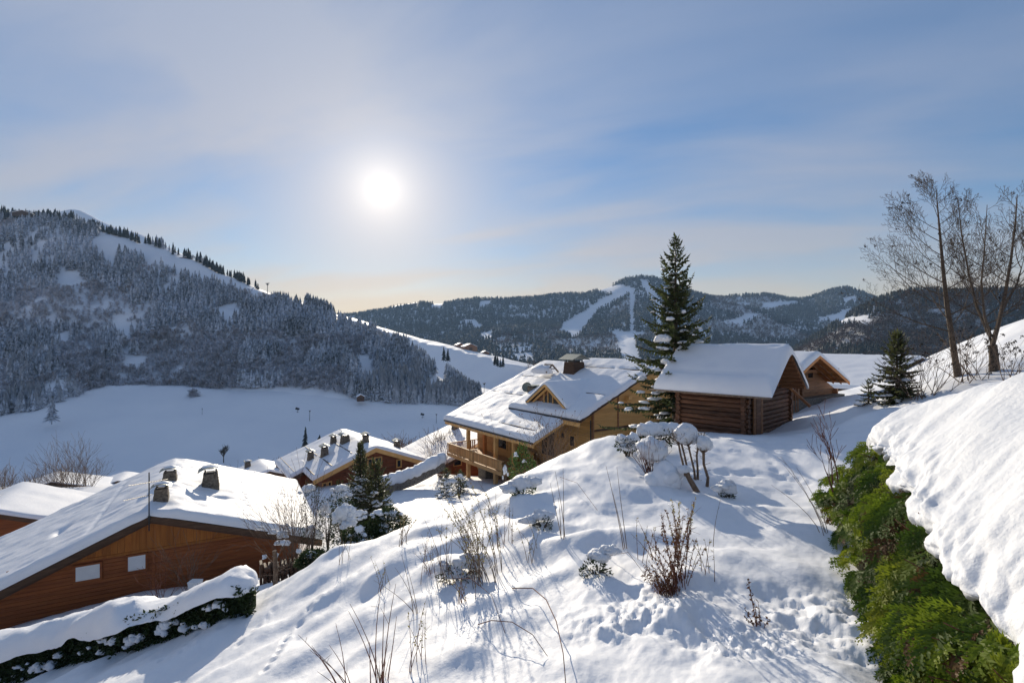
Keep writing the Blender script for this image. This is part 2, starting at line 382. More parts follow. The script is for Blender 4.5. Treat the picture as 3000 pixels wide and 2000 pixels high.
g_base = tps_fit(gpts)


def base_hit(px, py, zf, dmin=3.0, dmax=130):
    ds = np.geomspace(dmin, dmax, 2500); X = (px - 1500) / FPX * ds
    z = (1000 - py) / FPX * ds; h = zf(X, ds)
    k = np.nonzero(z <= h)[0]
    d = ds[k[0]] if len(k) else dmax
    return float((px - 1500) / FPX * d), float(d)


# hummocks: snow lying over plants and boulders (photo pixel of the foot, radius along x / y in m, height)
HUM = [(1200, 1640, 0.8, 0.55, 0.45), (1335, 1590, 0.7, 0.5, 0.42), (1530, 1480, 0.9, 0.5, 0.40), (1470, 1560, 0.8, 0.45, 0.32), (1590, 1560, 0.9, 0.35, 0.34),
       (1700, 1590, 0.9, 0.35, 0.42), (1840, 1590, 1.0, 0.4, 0.30), (1750, 1480, 0.8, 0.45, 0.25), (1900, 1440, 0.9, 0.5, 0.22), (1960, 1405, 0.8, 0.5, 0.5),
       (2130, 1450, 0.7, 0.4, 0.25), (2230, 1505, 1.2, 0.4, 0.26), (2020, 1480, 1.0, 0.5, 0.18), (2130, 1640, 0.9, 0.45, 0.30), (1990, 1700, 0.5, 0.35, 0.22),
       (2300, 1680, 0.7, 0.5, 0.16), (1120, 1690, 0.5, 0.35, 0.25), (1290, 1660, 0.6, 0.4, 0.35), (1420, 1640, 0.6, 0.4, 0.25), (1170, 1790, 0.6, 0.4, 0.22),
       (1380, 1780, 0.6, 0.3, 0.24), (1480, 1840, 0.5, 0.3, 0.26), (1330, 1930, 0.5, 0.35, 0.22), (1550, 1720, 0.6, 0.3, 0.20), (1050, 1900, 0.5, 0.3, 0.16),
       (1220, 1420, 0.8, 0.6, 0.3), (2480, 1215, 1.3, 0.5, 0.55), (2560, 1222, 1.2, 0.5, 0.45), (1540, 1420, 0.7, 0.6, 0.5), (1420, 1480, 0.6, 0.4, 0.3),
       (980, 1620, 0.5, 0.4, 0.3), (1640, 1680, 0.5, 0.3, 0.18), (1260, 1560, 0.6, 0.4, 0.3), (960, 1980, 0.4, 0.3, 0.14), (1600, 1960, 0.4, 0.3, 0.12)]
hum = []
for (px, py, rx, ry, h) in HUM:
    x, y = base_hit(px, py, g_base); hum.append((x, y, rx, ry, h))
# trodden tracks: animal prints down the left slope and a ploughed path across the lawn
prints = []
def track(pts, step, r, dep, jit):
    w = [base_hit(px, py, g_base) for px, py in pts]
    for a, b in zip(w[:-1], w[1:]):
        L = math.hypot(b[0] - a[0], b[1] - a[1]); n = max(1, int(L / step))
        for i in range(n):
            t = i / n
            prints.append((a[0] + (b[0] - a[0]) * t + random.uniform(-jit, jit), a[1] + (b[1] - a[1]) * t + random.uniform(-jit, jit), r * random.uniform(0.8, 1.2), dep * random.uniform(0.6, 1.2)))
track([(1050, 1680), (990, 1715), (900, 1790), (850, 1850), (800, 1930), (760, 1990)], 0.34, 0.085, 0.10, 0.05)
track([(800, 1780), (760, 1830), (700, 1890), (640, 1930)], 0.36, 0.08, 0.08, 0.06)
track([(720, 1800), (560, 1900), (420, 1960)], 0.5, 0.10, 0.07, 0.12)
track([(600, 1850), (480, 1960)], 0.5, 0.10, 0.06, 0.12)
track([(2080, 1390), (2200, 1385), (2330, 1398), (2450, 1415)], 0.40, 0.22, 0.09, 0.08)
track([(2160, 1320), (2250, 1350), (2380, 1460)], 0.8, 0.16, 0.06, 0.25)
track([(1050, 1560), (1120, 1540), (1200, 1500), (1300, 1470)], 0.6, 0.2, 0.15, 0.2)
track([(1000, 1500), (1150, 1480), (1280, 1440)], 0.7, 0.2, 0.15, 0.3)


def smooth01(x, a, b):
    t = np.clip((x - a) / (b - a), 0, 1); return t * t * (3 - 2 * t)


def zg(X, Y, detail=True):
    X = np.asarray(X, float); Y = np.asarray(Y, float)
    z = g_base(X, Y)
    near = 1 - smooth01(Y, 45, 70)
    Xw = X + 0.45 * fbm(X * 1.1, Y * 1.1, 77, 2); Yw = Y + 0.45 * fbm(X * 1.1 + 40, Y * 1.1, 78, 2)
    for (x, y, rx, ry, h) in hum:
        q = ((Xw - x) / rx) ** 2 + ((Yw - y) / ry) ** 2
        # steeper on the far side, soft towards the slope
        z = z + 0.62 * h * np.exp(-q * 0.75)
    z = z + near * 0.20 * fbm(X * 0.55 + 3, Y * 0.42, 3, 3) + near * 0.035 * fbm(X * 2.2, Y * 1.9, 9, 3)
    if detail:
        # wind ridges running down the left slope
        a = 0.64; s = X * math.cos(a) + Y * math.sin(a); t = -X * math.sin(a) + Y * math.cos(a)
        left = smooth01(-X, -1.0, 3.5) * (1 - smooth01(Y, 20, 28))
        z = z + left * (0.20 * vnoise(s * 0.22, t * 0.85, 21) + 0.10 * vnoise(s * 0.5, t * 1.9, 22))
        # draped folds over buried stems in the middle
        mid = np.exp(-((X - 0.8) / 2.6) ** 2) * (1 - smooth01(Y, 16, 19)) * smooth01(Y, 7, 9)
        z = z + mid * (0.34 * np.abs(vnoise(X * 1.0 + 0.5 * Y, Y * 0.30, 31)) + 0.10 * vnoise(X * 2.2 + Y, Y * 0.7, 32))
        # churned snow at the lower right, shovelled off the path
        ch = smooth01(X + 0.25 * Y, 2.2, 4.2) * (1 - smooth01(Y, 8.2, 10.2))
        pat = smooth01(vnoise(X * 0.6, Y * 0.8, 43), -0.2, 0.25)
        z = z + ch * (0.26 * fbm(X * 0.8, Y * 0.8, 40, 2) + pat * (0.20 * fbm(X * 1.9 + 0.5 * Y, Y * 1.7, 41, 5, 0.58) + 0.07 * fbm(X * 5, Y * 5, 45, 4, 0.65)))
        ch2 = np.exp(-((X - 2.6) / 1.0) ** 2 - ((Y - 8.8) / 1.0) ** 2)
        z = z + ch2 * 0.16 * fbm(X * 2.8, Y * 2.8, 51, 4, 0.55)
        z = z + near * (0.012 * fbm(X * 9, Y * 9, 61, 3, 0.6))
        for (x, y, r, dp) in prints:
            q = ((X - x) ** 2 + (Y - y) ** 2) / (r * r)
            z = z - dp * np.exp(-q) + 0.22 * dp * np.exp(-((np.sqrt(q) - 1.6) ** 2) * 4)
    return z


def hit(px, py, dmin=3.0, dmax=130):
    """point of the near ground seen at that photo pixel"""
    x, y = base_hit(px, py, lambda X, Y: zg(X, Y, False), dmin, dmax)
    return Vector((x, y, float(zg(x, y))))


def ground_at(x, y): return Vector((x, y, float(zg(x, y))))


def build_ground():
    na, nr = 610, 500
    az = np.radians(np.linspace(-57, 57, na)); r = np.geomspace(2.6, 150, nr)
    A, R = np.meshgrid(az, r); X = R * np.sin(A); Y = R * np.cos(A)
    Z = zg(X, Y)
    Z[-1, :] -= 6
    V = np.stack([X, Y, Z], -1).reshape(-1, 3)
    i = np.arange(nr - 1)[:, None] * na + np.arange(na - 1)[None]
    F = np.stack([i, i + 1, i + na + 1, i + na], -1).reshape(-1, 4)
    o = link_mesh('snowy_hillside', V, F, SNOW, smooth=True)
    return tag(o, 'sunlit snow slope in the foreground running down to the chalets', None, kind='structure')


build_ground()


# ------------------------------------------------------------------ lofts for the valley and the mountains
def row_interp(row, px):
    row = sorted(row); a = np.array(row, float)
    return np.interp(px, a[:, 0], a[:, 1]), np.interp(px, a[:, 0], a[:, 2])


class Loft:
    """surface through rows of (pixel x, pixel y, depth); rows go from near to far"""
    def __init__(s, rows, x0, x1, ncol, nsub, amp=0.0, nscale=0.02, seed=0):
        s.px = np.linspace(x0, x1, ncol)
        pts = []
        for row in rows:
            py, d = row_interp(row, s.px)
            k = np.ones(9) / 9
            py = np.convolve(np.pad(py, 4, 'edge'), k, 'valid'); d = np.convolve(np.pad(d, 4, 'edge'), k, 'valid')
            pts.append(np.stack([(s.px - 1500) / FPX * d, d, (1000 - py) / FPX * d], -1))
        pts = np.array(pts); nrow = len(rows)
        t = np.linspace(0, nrow - 1, (nrow - 1) * nsub + 1); out = []
        for q in t:
            i = min(int(q), nrow - 2); f = q - i
            p0 = pts[max(i - 1, 0)]; p1 = pts[i]; p2 = pts[i + 1]; p3 = pts[min(i + 2, nrow - 1)]
            m1 = (p2 - p0) / 2; m2 = (p3 - p1) / 2
            h = 2 * f ** 3 - 3 * f ** 2 + 1, f ** 3 - 2 * f ** 2 + f, -2 * f ** 3 + 3 * f ** 2, f ** 3 - f ** 2
            out.append(p1 * h[0] + m1 * h[1] * 0.8 + p2 * h[2] + m2 * h[3] * 0.8)
        s.G = np.array(out)
        if amp: s.G[..., 2] += amp * fbm(s.G[..., 0] * nscale, s.G[..., 1] * nscale, seed, 4)
    def build(s, name, m, label=None):
        nr, nc, _ = s.G.shape
        i = np.arange(nr - 1)[:, None] * nc + np.arange(nc - 1)[None]
        F = np.stack([i, i + 1, i + nc + 1, i + nc], -1).reshape(-1, 4)
        return tag(link_mesh(name, s.G.reshape(-1, 3), F, m, smooth=True), label, kind='structure')
    def sample(s, u, v):
        """u, v in 0..1 (column, row) -> points"""
        nr, nc, _ = s.G.shape
        a = np.clip(u, 0, 0.9999) * (nc - 1); b = np.clip(v, 0, 0.9999) * (nr - 1)
        i = a.astype(int); j = b.astype(int); fa = (a - i)[:, None]; fb = (b - j)[:, None]
        return (s.G[j, i] * (1 - fa) + s.G[j, i + 1] * fa) * (1 - fb) + (s.G[j + 1, i] * (1 - fa) + s.G[j + 1, i + 1] * fa) * fb


def to_px(p): return 1500 + FPX * p[:, 0] / p[:, 1], 1000 - FPX * p[:, 2] / p[:, 1]


def in_poly(px, py, poly):
    ins = np.zeros(len(px), bool); n = len(poly)
    for i in range(n):
        x1, y1 = poly[i]; x2, y2 = poly[(i + 1) % n]
        c = ((y1 > py) != (y2 > py)) & (px < (x2 - x1) * (py - y1) / (y2 - y1 + 1e-9) + x1)
        ins ^= c
    return ins


FOOT = [(-1200, 1290, 300), (-300, 1265, 290), (0, 1215, 300), (120, 1200, 305), (200, 1165, 320), (300, 1132, 370), (500, 1128, 380), (650, 1138, 370), (800, 1140, 365),
        (950, 1150, 355), (1080, 1170, 345), (1180, 1178, 345), (1280, 1180, 345), (1400, 1190, 345), (1700, 1230, 345), (2200, 1260, 340)]
meadow = Loft([[(-1600, 1480, 70), (0, 1480, 72), (1500, 1460, 78), (2300, 1430, 80)],
               [(-1600, 1450, 160), (0, 1440, 160), (800, 1438, 160), (1500, 1430, 160), (2300, 1410, 160)],
               [(-1600, 1410, 240), (0, 1395, 240), (800, 1400, 245), (1300, 1390, 265), (2300, 1370, 260)],
               [(-1600, 1350, 262), (0, 1325, 262), (800, 1330, 272), (1250, 1310, 290), (2300, 1330, 285)],
               [(-1600, 1320, 280), (0, 1265, 278), (300, 1225, 300), (800, 1232, 312), (1250, 1235, 326), (2300, 1290, 310)],
               FOOT,
               [(x, y - 8, d + 40) for x, y, d in FOOT]], -1600, 2300, 300, 14, 1.6, 0.02, 5)
meadow.build('valley_meadow', FARSNOW, 'blue shaded snow meadow on the valley floor')

RIDGE = [(-1200, 560, 640), (-300, 610, 640), (0, 650, 640), (120, 655, 640), (220, 672, 635), (300, 685, 630), (400, 716, 620), (500, 748, 610), (570, 768, 600), (700, 822, 585),
         (800, 862, 570), (900, 898, 555), (1000, 935, 540), (1060, 962, 525), (1130, 1000, 500), (1200, 1050, 470), (1290, 1110, 430), (1360, 1160, 400), (1450, 1210, 380), (1700, 1260, 380)]
def between(ra, rb, t, bulge=0):
    xs = [r[0] for r in rb]; a = np.array(sorted(ra), float)
    out = []
    for (x, y, d) in rb:
        ya = float(np.interp(x, a[:, 0], a[:, 1])); da = float(np.interp(x, a[:, 0], a[:, 2]))
        out.append((x, ya + (y - ya) * t - bulge, da + (d - da) * t))
    return out
FOOTM = [(x, y + 85, d - 25) for x, y, d in FOOT]
leftmt = Loft([FOOTM, FOOT, between(FOOT, RIDGE, 0.33, -6), between(FOOT, RIDGE, 0.66, 4), RIDGE,
               [(x, y + 14, d + 70) for x, y, d in RIDGE], [(x, y + 90, d + 220) for x, y, d in RIDGE]], -1200, 1700, 330, 16, 9.0, 0.018, 15)
leftmt.build('forested_mountainside', FARSNOW, 'steep shaded mountainside on the left covered in snowy forest')

CREST = [(900, 905, 900), (1000, 925, 860), (1050, 935, 840), (1100, 953, 820), (1200, 986, 770), (1300, 1008, 720), (1400, 1033, 660), (1500, 1058, 600), (1600, 1078, 560), (1750, 1110, 540), (2000, 1130, 540)]
spur = Loft([[(900, 1260, 380), (1280, 1230, 380), (1500, 1220, 380), (2000, 1230, 390)],
             [(900, 1140, 560), (1150, 1130, 560), (1280, 1150, 535), (1400, 1130, 530), (1600, 1150, 490), (2000, 1170, 470)],
             [(900, 1010, 760), (1100, 1030, 690), (1200, 1055, 650), (1300, 1075, 622), (1400, 1082, 580), (1500, 1090, 545), (1600, 1100, 520), (2000, 1150, 500)],
             [(x, y + 9, d - 45) for x, y, d in CREST], CREST, [(x, y + 8, d + 60) for x, y, d in CREST],
             [(x, y + 70, d + 200) for x, y, d in CREST]], 900, 2000, 220, 12, 3.0, 0.02, 25)
spur.build('open_ski_slope', FARSNOW, 'open ski slope with a sunlit upper edge behind the forest')

FARR = [(700, 960, 2400), (1040, 928, 2400), (1100, 915, 2400), (1160, 905, 2390), (1220, 892, 2380), (1300, 897, 2370), (1390, 876, 2360), (1500, 876, 2340), (1620, 874, 2320), (1720, 870, 2290), (1780, 852, 2260),
        (1810, 838, 2240), (1850, 824, 2220), (1890, 822, 2200), (1930, 826, 2200), (1990, 848, 2200), (2080, 866, 2250), (2200, 866, 2300), (2260, 866, 2300), (2290, 870, 2300), (2340, 888, 2300),
        (2390, 878, 2250), (2470, 851, 2200), (2520, 862, 2200), (2570, 882, 2250), (2650, 900, 2300), (2900, 900, 2300), (3200, 880, 2300), (3900, 860, 2300)]
FARB = [(700, 1120, 1000), (1300, 1110, 1050), (1700, 1105, 1050), (2200, 1110, 1050), (3000, 1120, 1050), (3900, 1120, 1050)]
farmt = Loft([[(x, y + 60, d - 300) for x, y, d in FARB], FARB, between(FARB, FARR, 0.45, 0), between(FARB, FARR, 0.75, 0), FARR, [(x, y + 6, d + 150) for x, y, d in FARR], [(x, y + 70, d + 500) for x, y, d in FARR]],
             700, 3900, 420, 16, 26.0, 0.0035, 35)
farmt.build('far_mountain', FARSNOW, 'long blue wooded mountain across the valley with pale ski runs')
NEARR = [(2250, 1075, 900), (2380, 1000, 900), (2480, 930, 880), (2560, 890, 860), (2650, 868, 850), (2750, 862, 850), (2850, 858, 850), (3000, 868, 850), (3300, 850, 850), (3900, 840, 850)]
righthill = Loft([[(2250, 1200, 420), (3900, 1150, 420)], [(2250, 1130, 520), (2600, 1110, 520), (3000, 1080, 520), (3900, 1040, 520)], between([(2250, 1130, 520), (3900, 1040, 520)], NEARR, 0.5, -5), NEARR,
                  [(x, y + 15, d + 80) for x, y, d in NEARR], [(x, y + 90, d + 260) for x, y, d in NEARR]], 2250, 3900, 160, 14, 8.0, 0.012, 45)
righthill.build('brown_wooded_hill', FARSNOW, 'brown wooded hillside behind the bare trees on the right')
peak = Loft([[(-200, 760, 1200), (900, 980, 1200)], [(-200, 700, 1280), (100, 690, 1280), (250, 690, 1280), (500, 760, 1280), (900, 940, 1280)],
             [(-200, 640, 1400), (150, 640, 1400), (205, 609, 1400), (235, 612, 1400), (280, 640, 1400), (330, 672, 1400), (385, 690, 1400), (400, 684, 1400), (440, 706, 1400), (520, 742, 1400), (700, 850, 1400), (900, 930, 1400)],
             [(-200, 700, 1560), (900, 960, 1560)]], -200, 900, 120, 10, 8, 0.008, 55)
peak.build('distant_snow_peak', FARSNOW, 'distant bare snow peak above the left treeline')
# ------------------------------------------------------------------ forests
def tiered_conifer(seed, tiers=8, sides=7, slim=0.19, lean=0.0):
    """unit-high spruce of ragged drooping tiers, plus trunk"""
    r = random.Random(seed); V = []; F = []
    V += [(-0.012, -0.012, 0), (0.012, -0.012, 0), (0, 0.014, 0), (0, 0, 0.5)]; F += [(0, 1, 3), (1, 2, 3), (2, 0, 3)]
    for t in range(tiers):
        f = t / (tiers - 1)
        z = 0.10 + 0.80 * f ** 0.92; rad = slim * (1 - f) ** 0.85 * r.uniform(0.82, 1.15) + 0.016
        h = (0.86 / tiers) * 2.1 * (1.0 if t < tiers - 1 else 0.9)
        b = len(V); top = min(1.0, z + h); ox, oy = r.uniform(-.012, .012), r.uniform(-.012, .012)
        V.append((ox, oy, top)); n = sides * 2; a0 = r.uniform(0, 6.28)
        for k in range(n):
            a = a0 + 2 * math.pi * k / n + r.uniform(-.15, .15)
            q = rad * (r.uniform(0.85, 1.3) if k % 2 == 0 else r.uniform(0.42, 0.62)); zz = z + (r.uniform(-.03, .005) if k % 2 == 0 else r.uniform(.015, .045))
            V.append((ox + q * math.cos(a), oy + q * math.sin(a), max(zz, 0.02)))
        for k in range(n): F.append((b, b + 1 + k, b + 1 + (k + 1) % n))
    return np.array(V), np.array(F)


def twiggy_tree(seed, n=40):
    """unit-high bare crown of thin upswept blades"""
    r = random.Random(seed); V = []; F = []
    V += [(-.012, 0, 0), (.012, 0, 0), (0, .012, 0), (0, 0, .6)]; F += [(0, 1, 3), (1, 2, 3), (2, 0, 3)]
    for i in range(n):
        a = r.uniform(0, 6.28); z0 = r.uniform(0.12, 0.6); el = r.uniform(0.35, 1.35); L = r.uniform(0.18, 0.42) * (1.1 - 0.45 * z0)
        d = Vector((math.cos(a) * math.cos(el), math.sin(a) * math.cos(el), math.sin(el))); p = Vector((0, 0, z0)) + Vector((d.x, d.y, 0)) * r.uniform(0.02, 0.14)
        w = Vector((-d.y, d.x, r.uniform(-.4, .4))).normalized() * r.uniform(0.010, 0.024)
        q = p + d * L; m = p + d * L * 0.5 + w * 2.2
        b = len(V); V += [tuple(p - w * 1.2), tuple(m + w), tuple(q)]; F += [(b, b + 1, b + 2)]
    return np.array(V), np.array(F)


def small_conifer(seed, tiers=3, sides=5, slim=0.22):
    r = random.Random(seed); V = []; F = []
    for t in range(tiers):
        f = t / tiers; b = len(V); V.append((0, 0, min(1, 0.45 + f * 0.8))); rad = slim * (1 - f) * r.uniform(.85, 1.15)
        for k in range(sides):
            a = 2 * math.pi * (k + r.random() * .5) / sides; q = rad * r.uniform(.6, 1.25)
            V.append((q * math.cos(a), q * math.sin(a), 0.04 + f * 0.85 + r.uniform(-.04, .04)))
        for k in range(sides): F.append((b, b + 1 + k, b + 1 + (k + 1) % sides))
    return np.array(V), np.array(F)


def scatter_mesh(name, protos, pos, hts, wid, m, label, cat=None, parent=None):
    """many copies of small prototypes in one mesh: a wood that reads as one mass"""
    VV = []; FF = []; base = 0
    which = RNG.integers(0, len(protos), len(pos)); rot = RNG.uniform(0, 6.28, len(pos))
    for k, (V, F) in enumerate(protos):
        ids = np.nonzero(which == k)[0]
        if not len(ids): continue
        c = np.cos(rot[ids])[:, None]; s_ = np.sin(rot[ids])[:, None]; h = hts[ids][:, None]; w = (hts * wid)[ids][:, None]
        x = (V[None, :, 0] * c - V[None, :, 1] * s_) * w + pos[ids, 0][:, None]
        y = (V[None, :, 0] * s_ + V[None, :, 1] * c) * w + pos[ids, 1][:, None]
        z = V[None, :, 2] * h + pos[ids, 2][:, None] - 0.03 * h
        VV.append(np.stack([x, y, z], -1).reshape(-1, 3))
        FF.append((F[None] + (np.arange(len(ids)) * len(V))[:, None, None]).reshape(-1, 3) + base); base += len(ids) * len(V)
    o = link_mesh(name, np.concatenate(VV), np.concatenate(FF), m, parent)
    return tag(o, label, cat, kind='stuff')


def clumped(p, scale, seed): return fbm(p[:, 0] / scale, p[:, 1] / scale, seed, 3)


FULL = [tiered_conifer(100 + i, 9, 7, random.uniform(.15, .21)) for i in range(8)]
MEDC = [tiered_conifer(200 + i, 6, 5, random.uniform(.15, .21)) for i in range(8)]
TWIG = [twiggy_tree(300 + i) for i in range(8)]
SMALL = [small_conifer(400 + i) for i in range(8)]
SMALL2 = [small_conifer(440 + i, 2, 5, 0.3) for i in range(6)]
TWIGS = [twiggy_tree(340 + i, 16) for i in range(6)]


def forest_left():
    n = 26000
    u = RNG.uniform(0, 1, n); v = RNG.uniform(0.16, 0.70, n); p = leftmt.sample(u, v); px, py = to_px(p)
    keep = (px > -260) & (px < 1420)
    # open glades and the bare snow below the ridge
    gl = [[(290, 665), (560, 760), (700, 818), (900, 890), (880, 900), (680, 850), (480, 790), (300, 705)],
          [(255, 705), (330, 680), (420, 720), (350, 745), (330, 800)], [(610, 905), (690, 890), (720, 930), (670, 955)],
          [(820, 880), (1010, 938), (1060, 965), (1010, 950)],
          [(150, 980), (210, 975), (200, 1010), (150, 1010)], [(360, 1040), (440, 1045), (420, 1085), (360, 1085)],
          [(330, 950), (390, 960), (380, 1000), (345, 1000)], [(160, 810), (230, 790), (250, 840), (170, 850)],
          [(730, 1100), (790, 1100), (800, 1130), (720, 1130)], [(1040, 1040), (1080, 1040), (1110, 1130), (1060, 1120)], [(1230, 1120), (1290, 1090), (1330, 1160), (1260, 1165)]]
    for g in gl: keep &= ~in_poly(px, py, g)
    cl = clumped(p, 55, 71)
    dens = np.where(px < 560, 0.78, 1.05) + cl * 1.1
    dens = np.where((px < 130) & (py > 1000), 0.9, dens)
    keep &= RNG.uniform(0, 1, n) < dens
    p = p[keep]; px = px[keep]; py = py[keep]
    # bare broadleaf patches
    bd = clumped(p, 70, 83) + np.where((px < 700) & (py > 900), 0.16, -0.08) + np.where((px > 330) & (px < 650) & (py < 820) & (py > 720), 0.15, 0)
    bare = bd > 0.10
    ht = RNG.uniform(8, 15.5, len(p)) * (1 + 0.25 * clumped(p, 40, 93)); ht[bare] *= 0.62
    # dark sky-line trees keep less snow
    con = ~bare; sz = ht / p[:, 1] * con
    order = np.argsort(-sz); big = order[:300]; rest = np.setdiff1d(np.nonzero(con)[0], big)
    mats = [FOREST]
    protos = []
    for i, (V, F) in enumerate(FULL):
        me = bpy.data.meshes.new('spruce_tree'); me.from_pydata([tuple(x) for x in V], [], [tuple(f) for f in F]); me.update(); me.materials.append(FOREST); protos.append(me)
    for i in big:
        o = bpy.data.objects.new('spruce_tree', random.choice(protos)); C.objects.link(o)
        h = float(ht[i]); o.location = (p[i, 0], p[i, 1], p[i, 2] - 0.03 * h); o.scale = (h, h, h); o.rotation_euler = (0, 0, random.uniform(0, 6.28))
        tag(o, 'snow-dusted spruce standing in the dense forest on the shaded left mountainside', 'tree', 'spruces of the left mountain forest')
    scatter_mesh('spruce_forest', MEDC, p[rest], ht[rest], np.full(len(p[rest]), 1.0), FOREST, 'dense snowy spruce forest covering the left mountainside')
    b = np.nonzero(bare)[0]
    scatter_mesh('bare_wood', TWIG, p[b], ht[b], np.full(len(b), 1.25), FROSTTWIG, 'frosted leafless woods between the spruces on the left mountainside')
    # dark spruces along the sky line
    spots = []
    for (x0, x1, n_, hh) in ((0, 90, 34, 15), (95, 215, 46, 16), (270, 300, 9, 15), (300, 415, 40, 13), (425, 470, 9, 13), (505, 562, 14, 13), (572, 735, 62, 12), (748, 760, 3, 12), (860, 1010, 34, 11), (800, 830, 6, 9)):
        for _ in range(n_):
            x = random.uniform(x0, x1); spots.append((x, hh * random.uniform(.7, 1.15)))
    col = leftmt.px; v_r = 4 / 6 + 0.01
    pts = leftmt.sample(np.array([(s - col[0]) / (col[-1] - col[0]) for s, _ in spots]) , v_r + RNG.uniform(-0.012, 0.03, len(spots)))
    scatter_mesh('ridge_trees', MEDC, pts, np.array([h for _, h in spots]), np.full(len(spots), 0.95), FORESTDARK, 'row of dark spruces on the skyline of the left mountain')


forest_left()


def forest_far():
    n = 64000
    p = farmt.sample(RNG.uniform(0, 1, n), RNG.uniform(0.12, 0.70, n)); px, py = to_px(p)
    keep = (px > 930) & (px < 3150) & (py < 1130)
    runs = [[(1640, 975), (1650, 945), (1720, 905), (1770, 870), (1842, 848), (1862, 850), (1800, 885), (1750, 910), (1722, 950), (1690, 990)],
            [(1745, 850), (1815, 832), (1865, 846), (1855, 862), (1770, 862)], [(1844, 855), (1858, 855), (1857, 1000), (1846, 1000)],
            [(1878, 820), (1900, 820), (1935, 880), (1944, 960), (1924, 960), (1914, 895), (1880, 838)],
            [(1780, 968), (1890, 972), (1895, 984), (1858, 990), (1880, 1060), (1890, 1090), (1830, 1090), (1812, 1015), (1800, 985)],
            [(2110, 948), (2195, 918), (2240, 920), (2165, 952)], [(2230, 888), (2330, 880), (2345, 892), (2300, 900), (2235, 908)],
            [(2468, 872), (2512, 866), (2508, 884), (2474, 890)], [(2395, 932), (2440, 922), (2490, 903), (2502, 912), (2460, 938), (2405, 942)],
            [(2435, 940), (2545, 926), (2548, 945), (2450, 950)], [(2050, 960), (2080, 985), (2075, 992), (2040, 966)], [(1410, 975), (1445, 970), (1440, 992), (1412, 992)],
            [(1500, 1035), (1560, 1032), (1565, 1055), (1500, 1055)], [(1270, 885), (1300, 890), (1290, 905), (1265, 900)]]
    for g in runs: keep &= ~in_poly(px, py, g)
    keep &= (clumped(p, 160, 111) > -0.55)
    p = p[keep]
    bare = clumped(p, 220, 121) > 0.30
    ht = RNG.uniform(13, 23, len(p))
    scatter_mesh('far_spruce_forest', SMALL2, p[~bare], ht[~bare], np.full((~bare).sum(), 1.05), FARFOREST, 'blue hazy spruce forest covering the far mountain')
    scatter_mesh('far_bare_wood', TWIGS, p[bare], ht[bare] * .8, np.full(bare.sum(), 1.6), BROWNWOOD, 'leafless brown woods on the far mountain')
    n = 17000
    p = righthill.sample(RNG.uniform(0, 1, n), RNG.uniform(0.05, 0.68, n)); px, py = to_px(p)
    keep = (px > 2250) & (px < 3200)
    keep &= ~in_poly(px, py, [(2440, 938), (2545, 922), (2550, 950), (2450, 952)])
    p = p[keep]; px = px[keep]
    con = (clumped(p, 90, 131) > 0.12) | (px > 2900)
    ht = RNG.uniform(9, 15, len(p))
    scatter_mesh('hill_spruces', SMALL, p[con], ht[con], np.full(con.sum(), 1.1), FARFOREST, 'dark spruces scattered through the brown hillside wood on the right')
    scatter_mesh('hill_bare_wood', TWIGS, p[~con], ht[~con] * .9, np.full((~con).sum(), 2.3), BROWNWOOD, 'brown leafless wood on the hillside behind the bare trees')
    # wood on the tail of the ski slope
    n = 1600
    p = spur.sample(RNG.uniform(0, 1, n), RNG.uniform(0.1, 0.7, n)); px, py = to_px(p)
    keep = (px > 1545) & (px < 2000) & (py > 1060)
    p = p[keep]
    scatter_mesh('slope_edge_wood', TWIGS, p, RNG.uniform(6, 11, len(p)), np.full(len(p), 1.5), BROWNWOOD, 'leafless copse behind the roof of the golden chalet')


forest_far()
# ------------------------------------------------------------------ buildings
class Frame:
    """local axes of a building: u right along the gable, v away along the ridge, w up"""
    def __init__(s, name, label, loc, th, cat='chalet'):
        s.O = Vector(loc); s.th = th; s.c = math.cos(th); s.s = math.sin(th)
        s.root = thing(name, label, cat, loc, th)
    def on(s, px, py, n, c):
        """local point where the sight line of a photo pixel meets the local plane n.p = c"""
        d = P(px, py, 1.0); n = Vector(n)
        R = lambda w: Vector((w.x * s.c + w.y * s.s, -w.x * s.s + w.y * s.c, w.z))
        dl = R(d); ol = R(s.O); t = (c + n.dot(ol)) / n.dot(dl)
        return dl * t - ol
    def world(s, p): return Vector((s.O.x + p[0] * s.c - p[1] * s.s, s.O.y + p[0] * s.s + p[1] * s.c, s.O.z + p[2]))


def edge_samples(a, b, step, r):
    e = [0, .012, .035, .08, .15, .25, .4, .6, 0.85, 1.1]; e = [x * r for x in e]
    n = max(2, int((b - a - 2 * e[-1]) / step)); mid = list(np.linspace(a + e[-1], b - e[-1], n + 1))
    return np.array([a + x for x in e[:-1]] + mid + [b - x for x in e[:-1]][::-1])


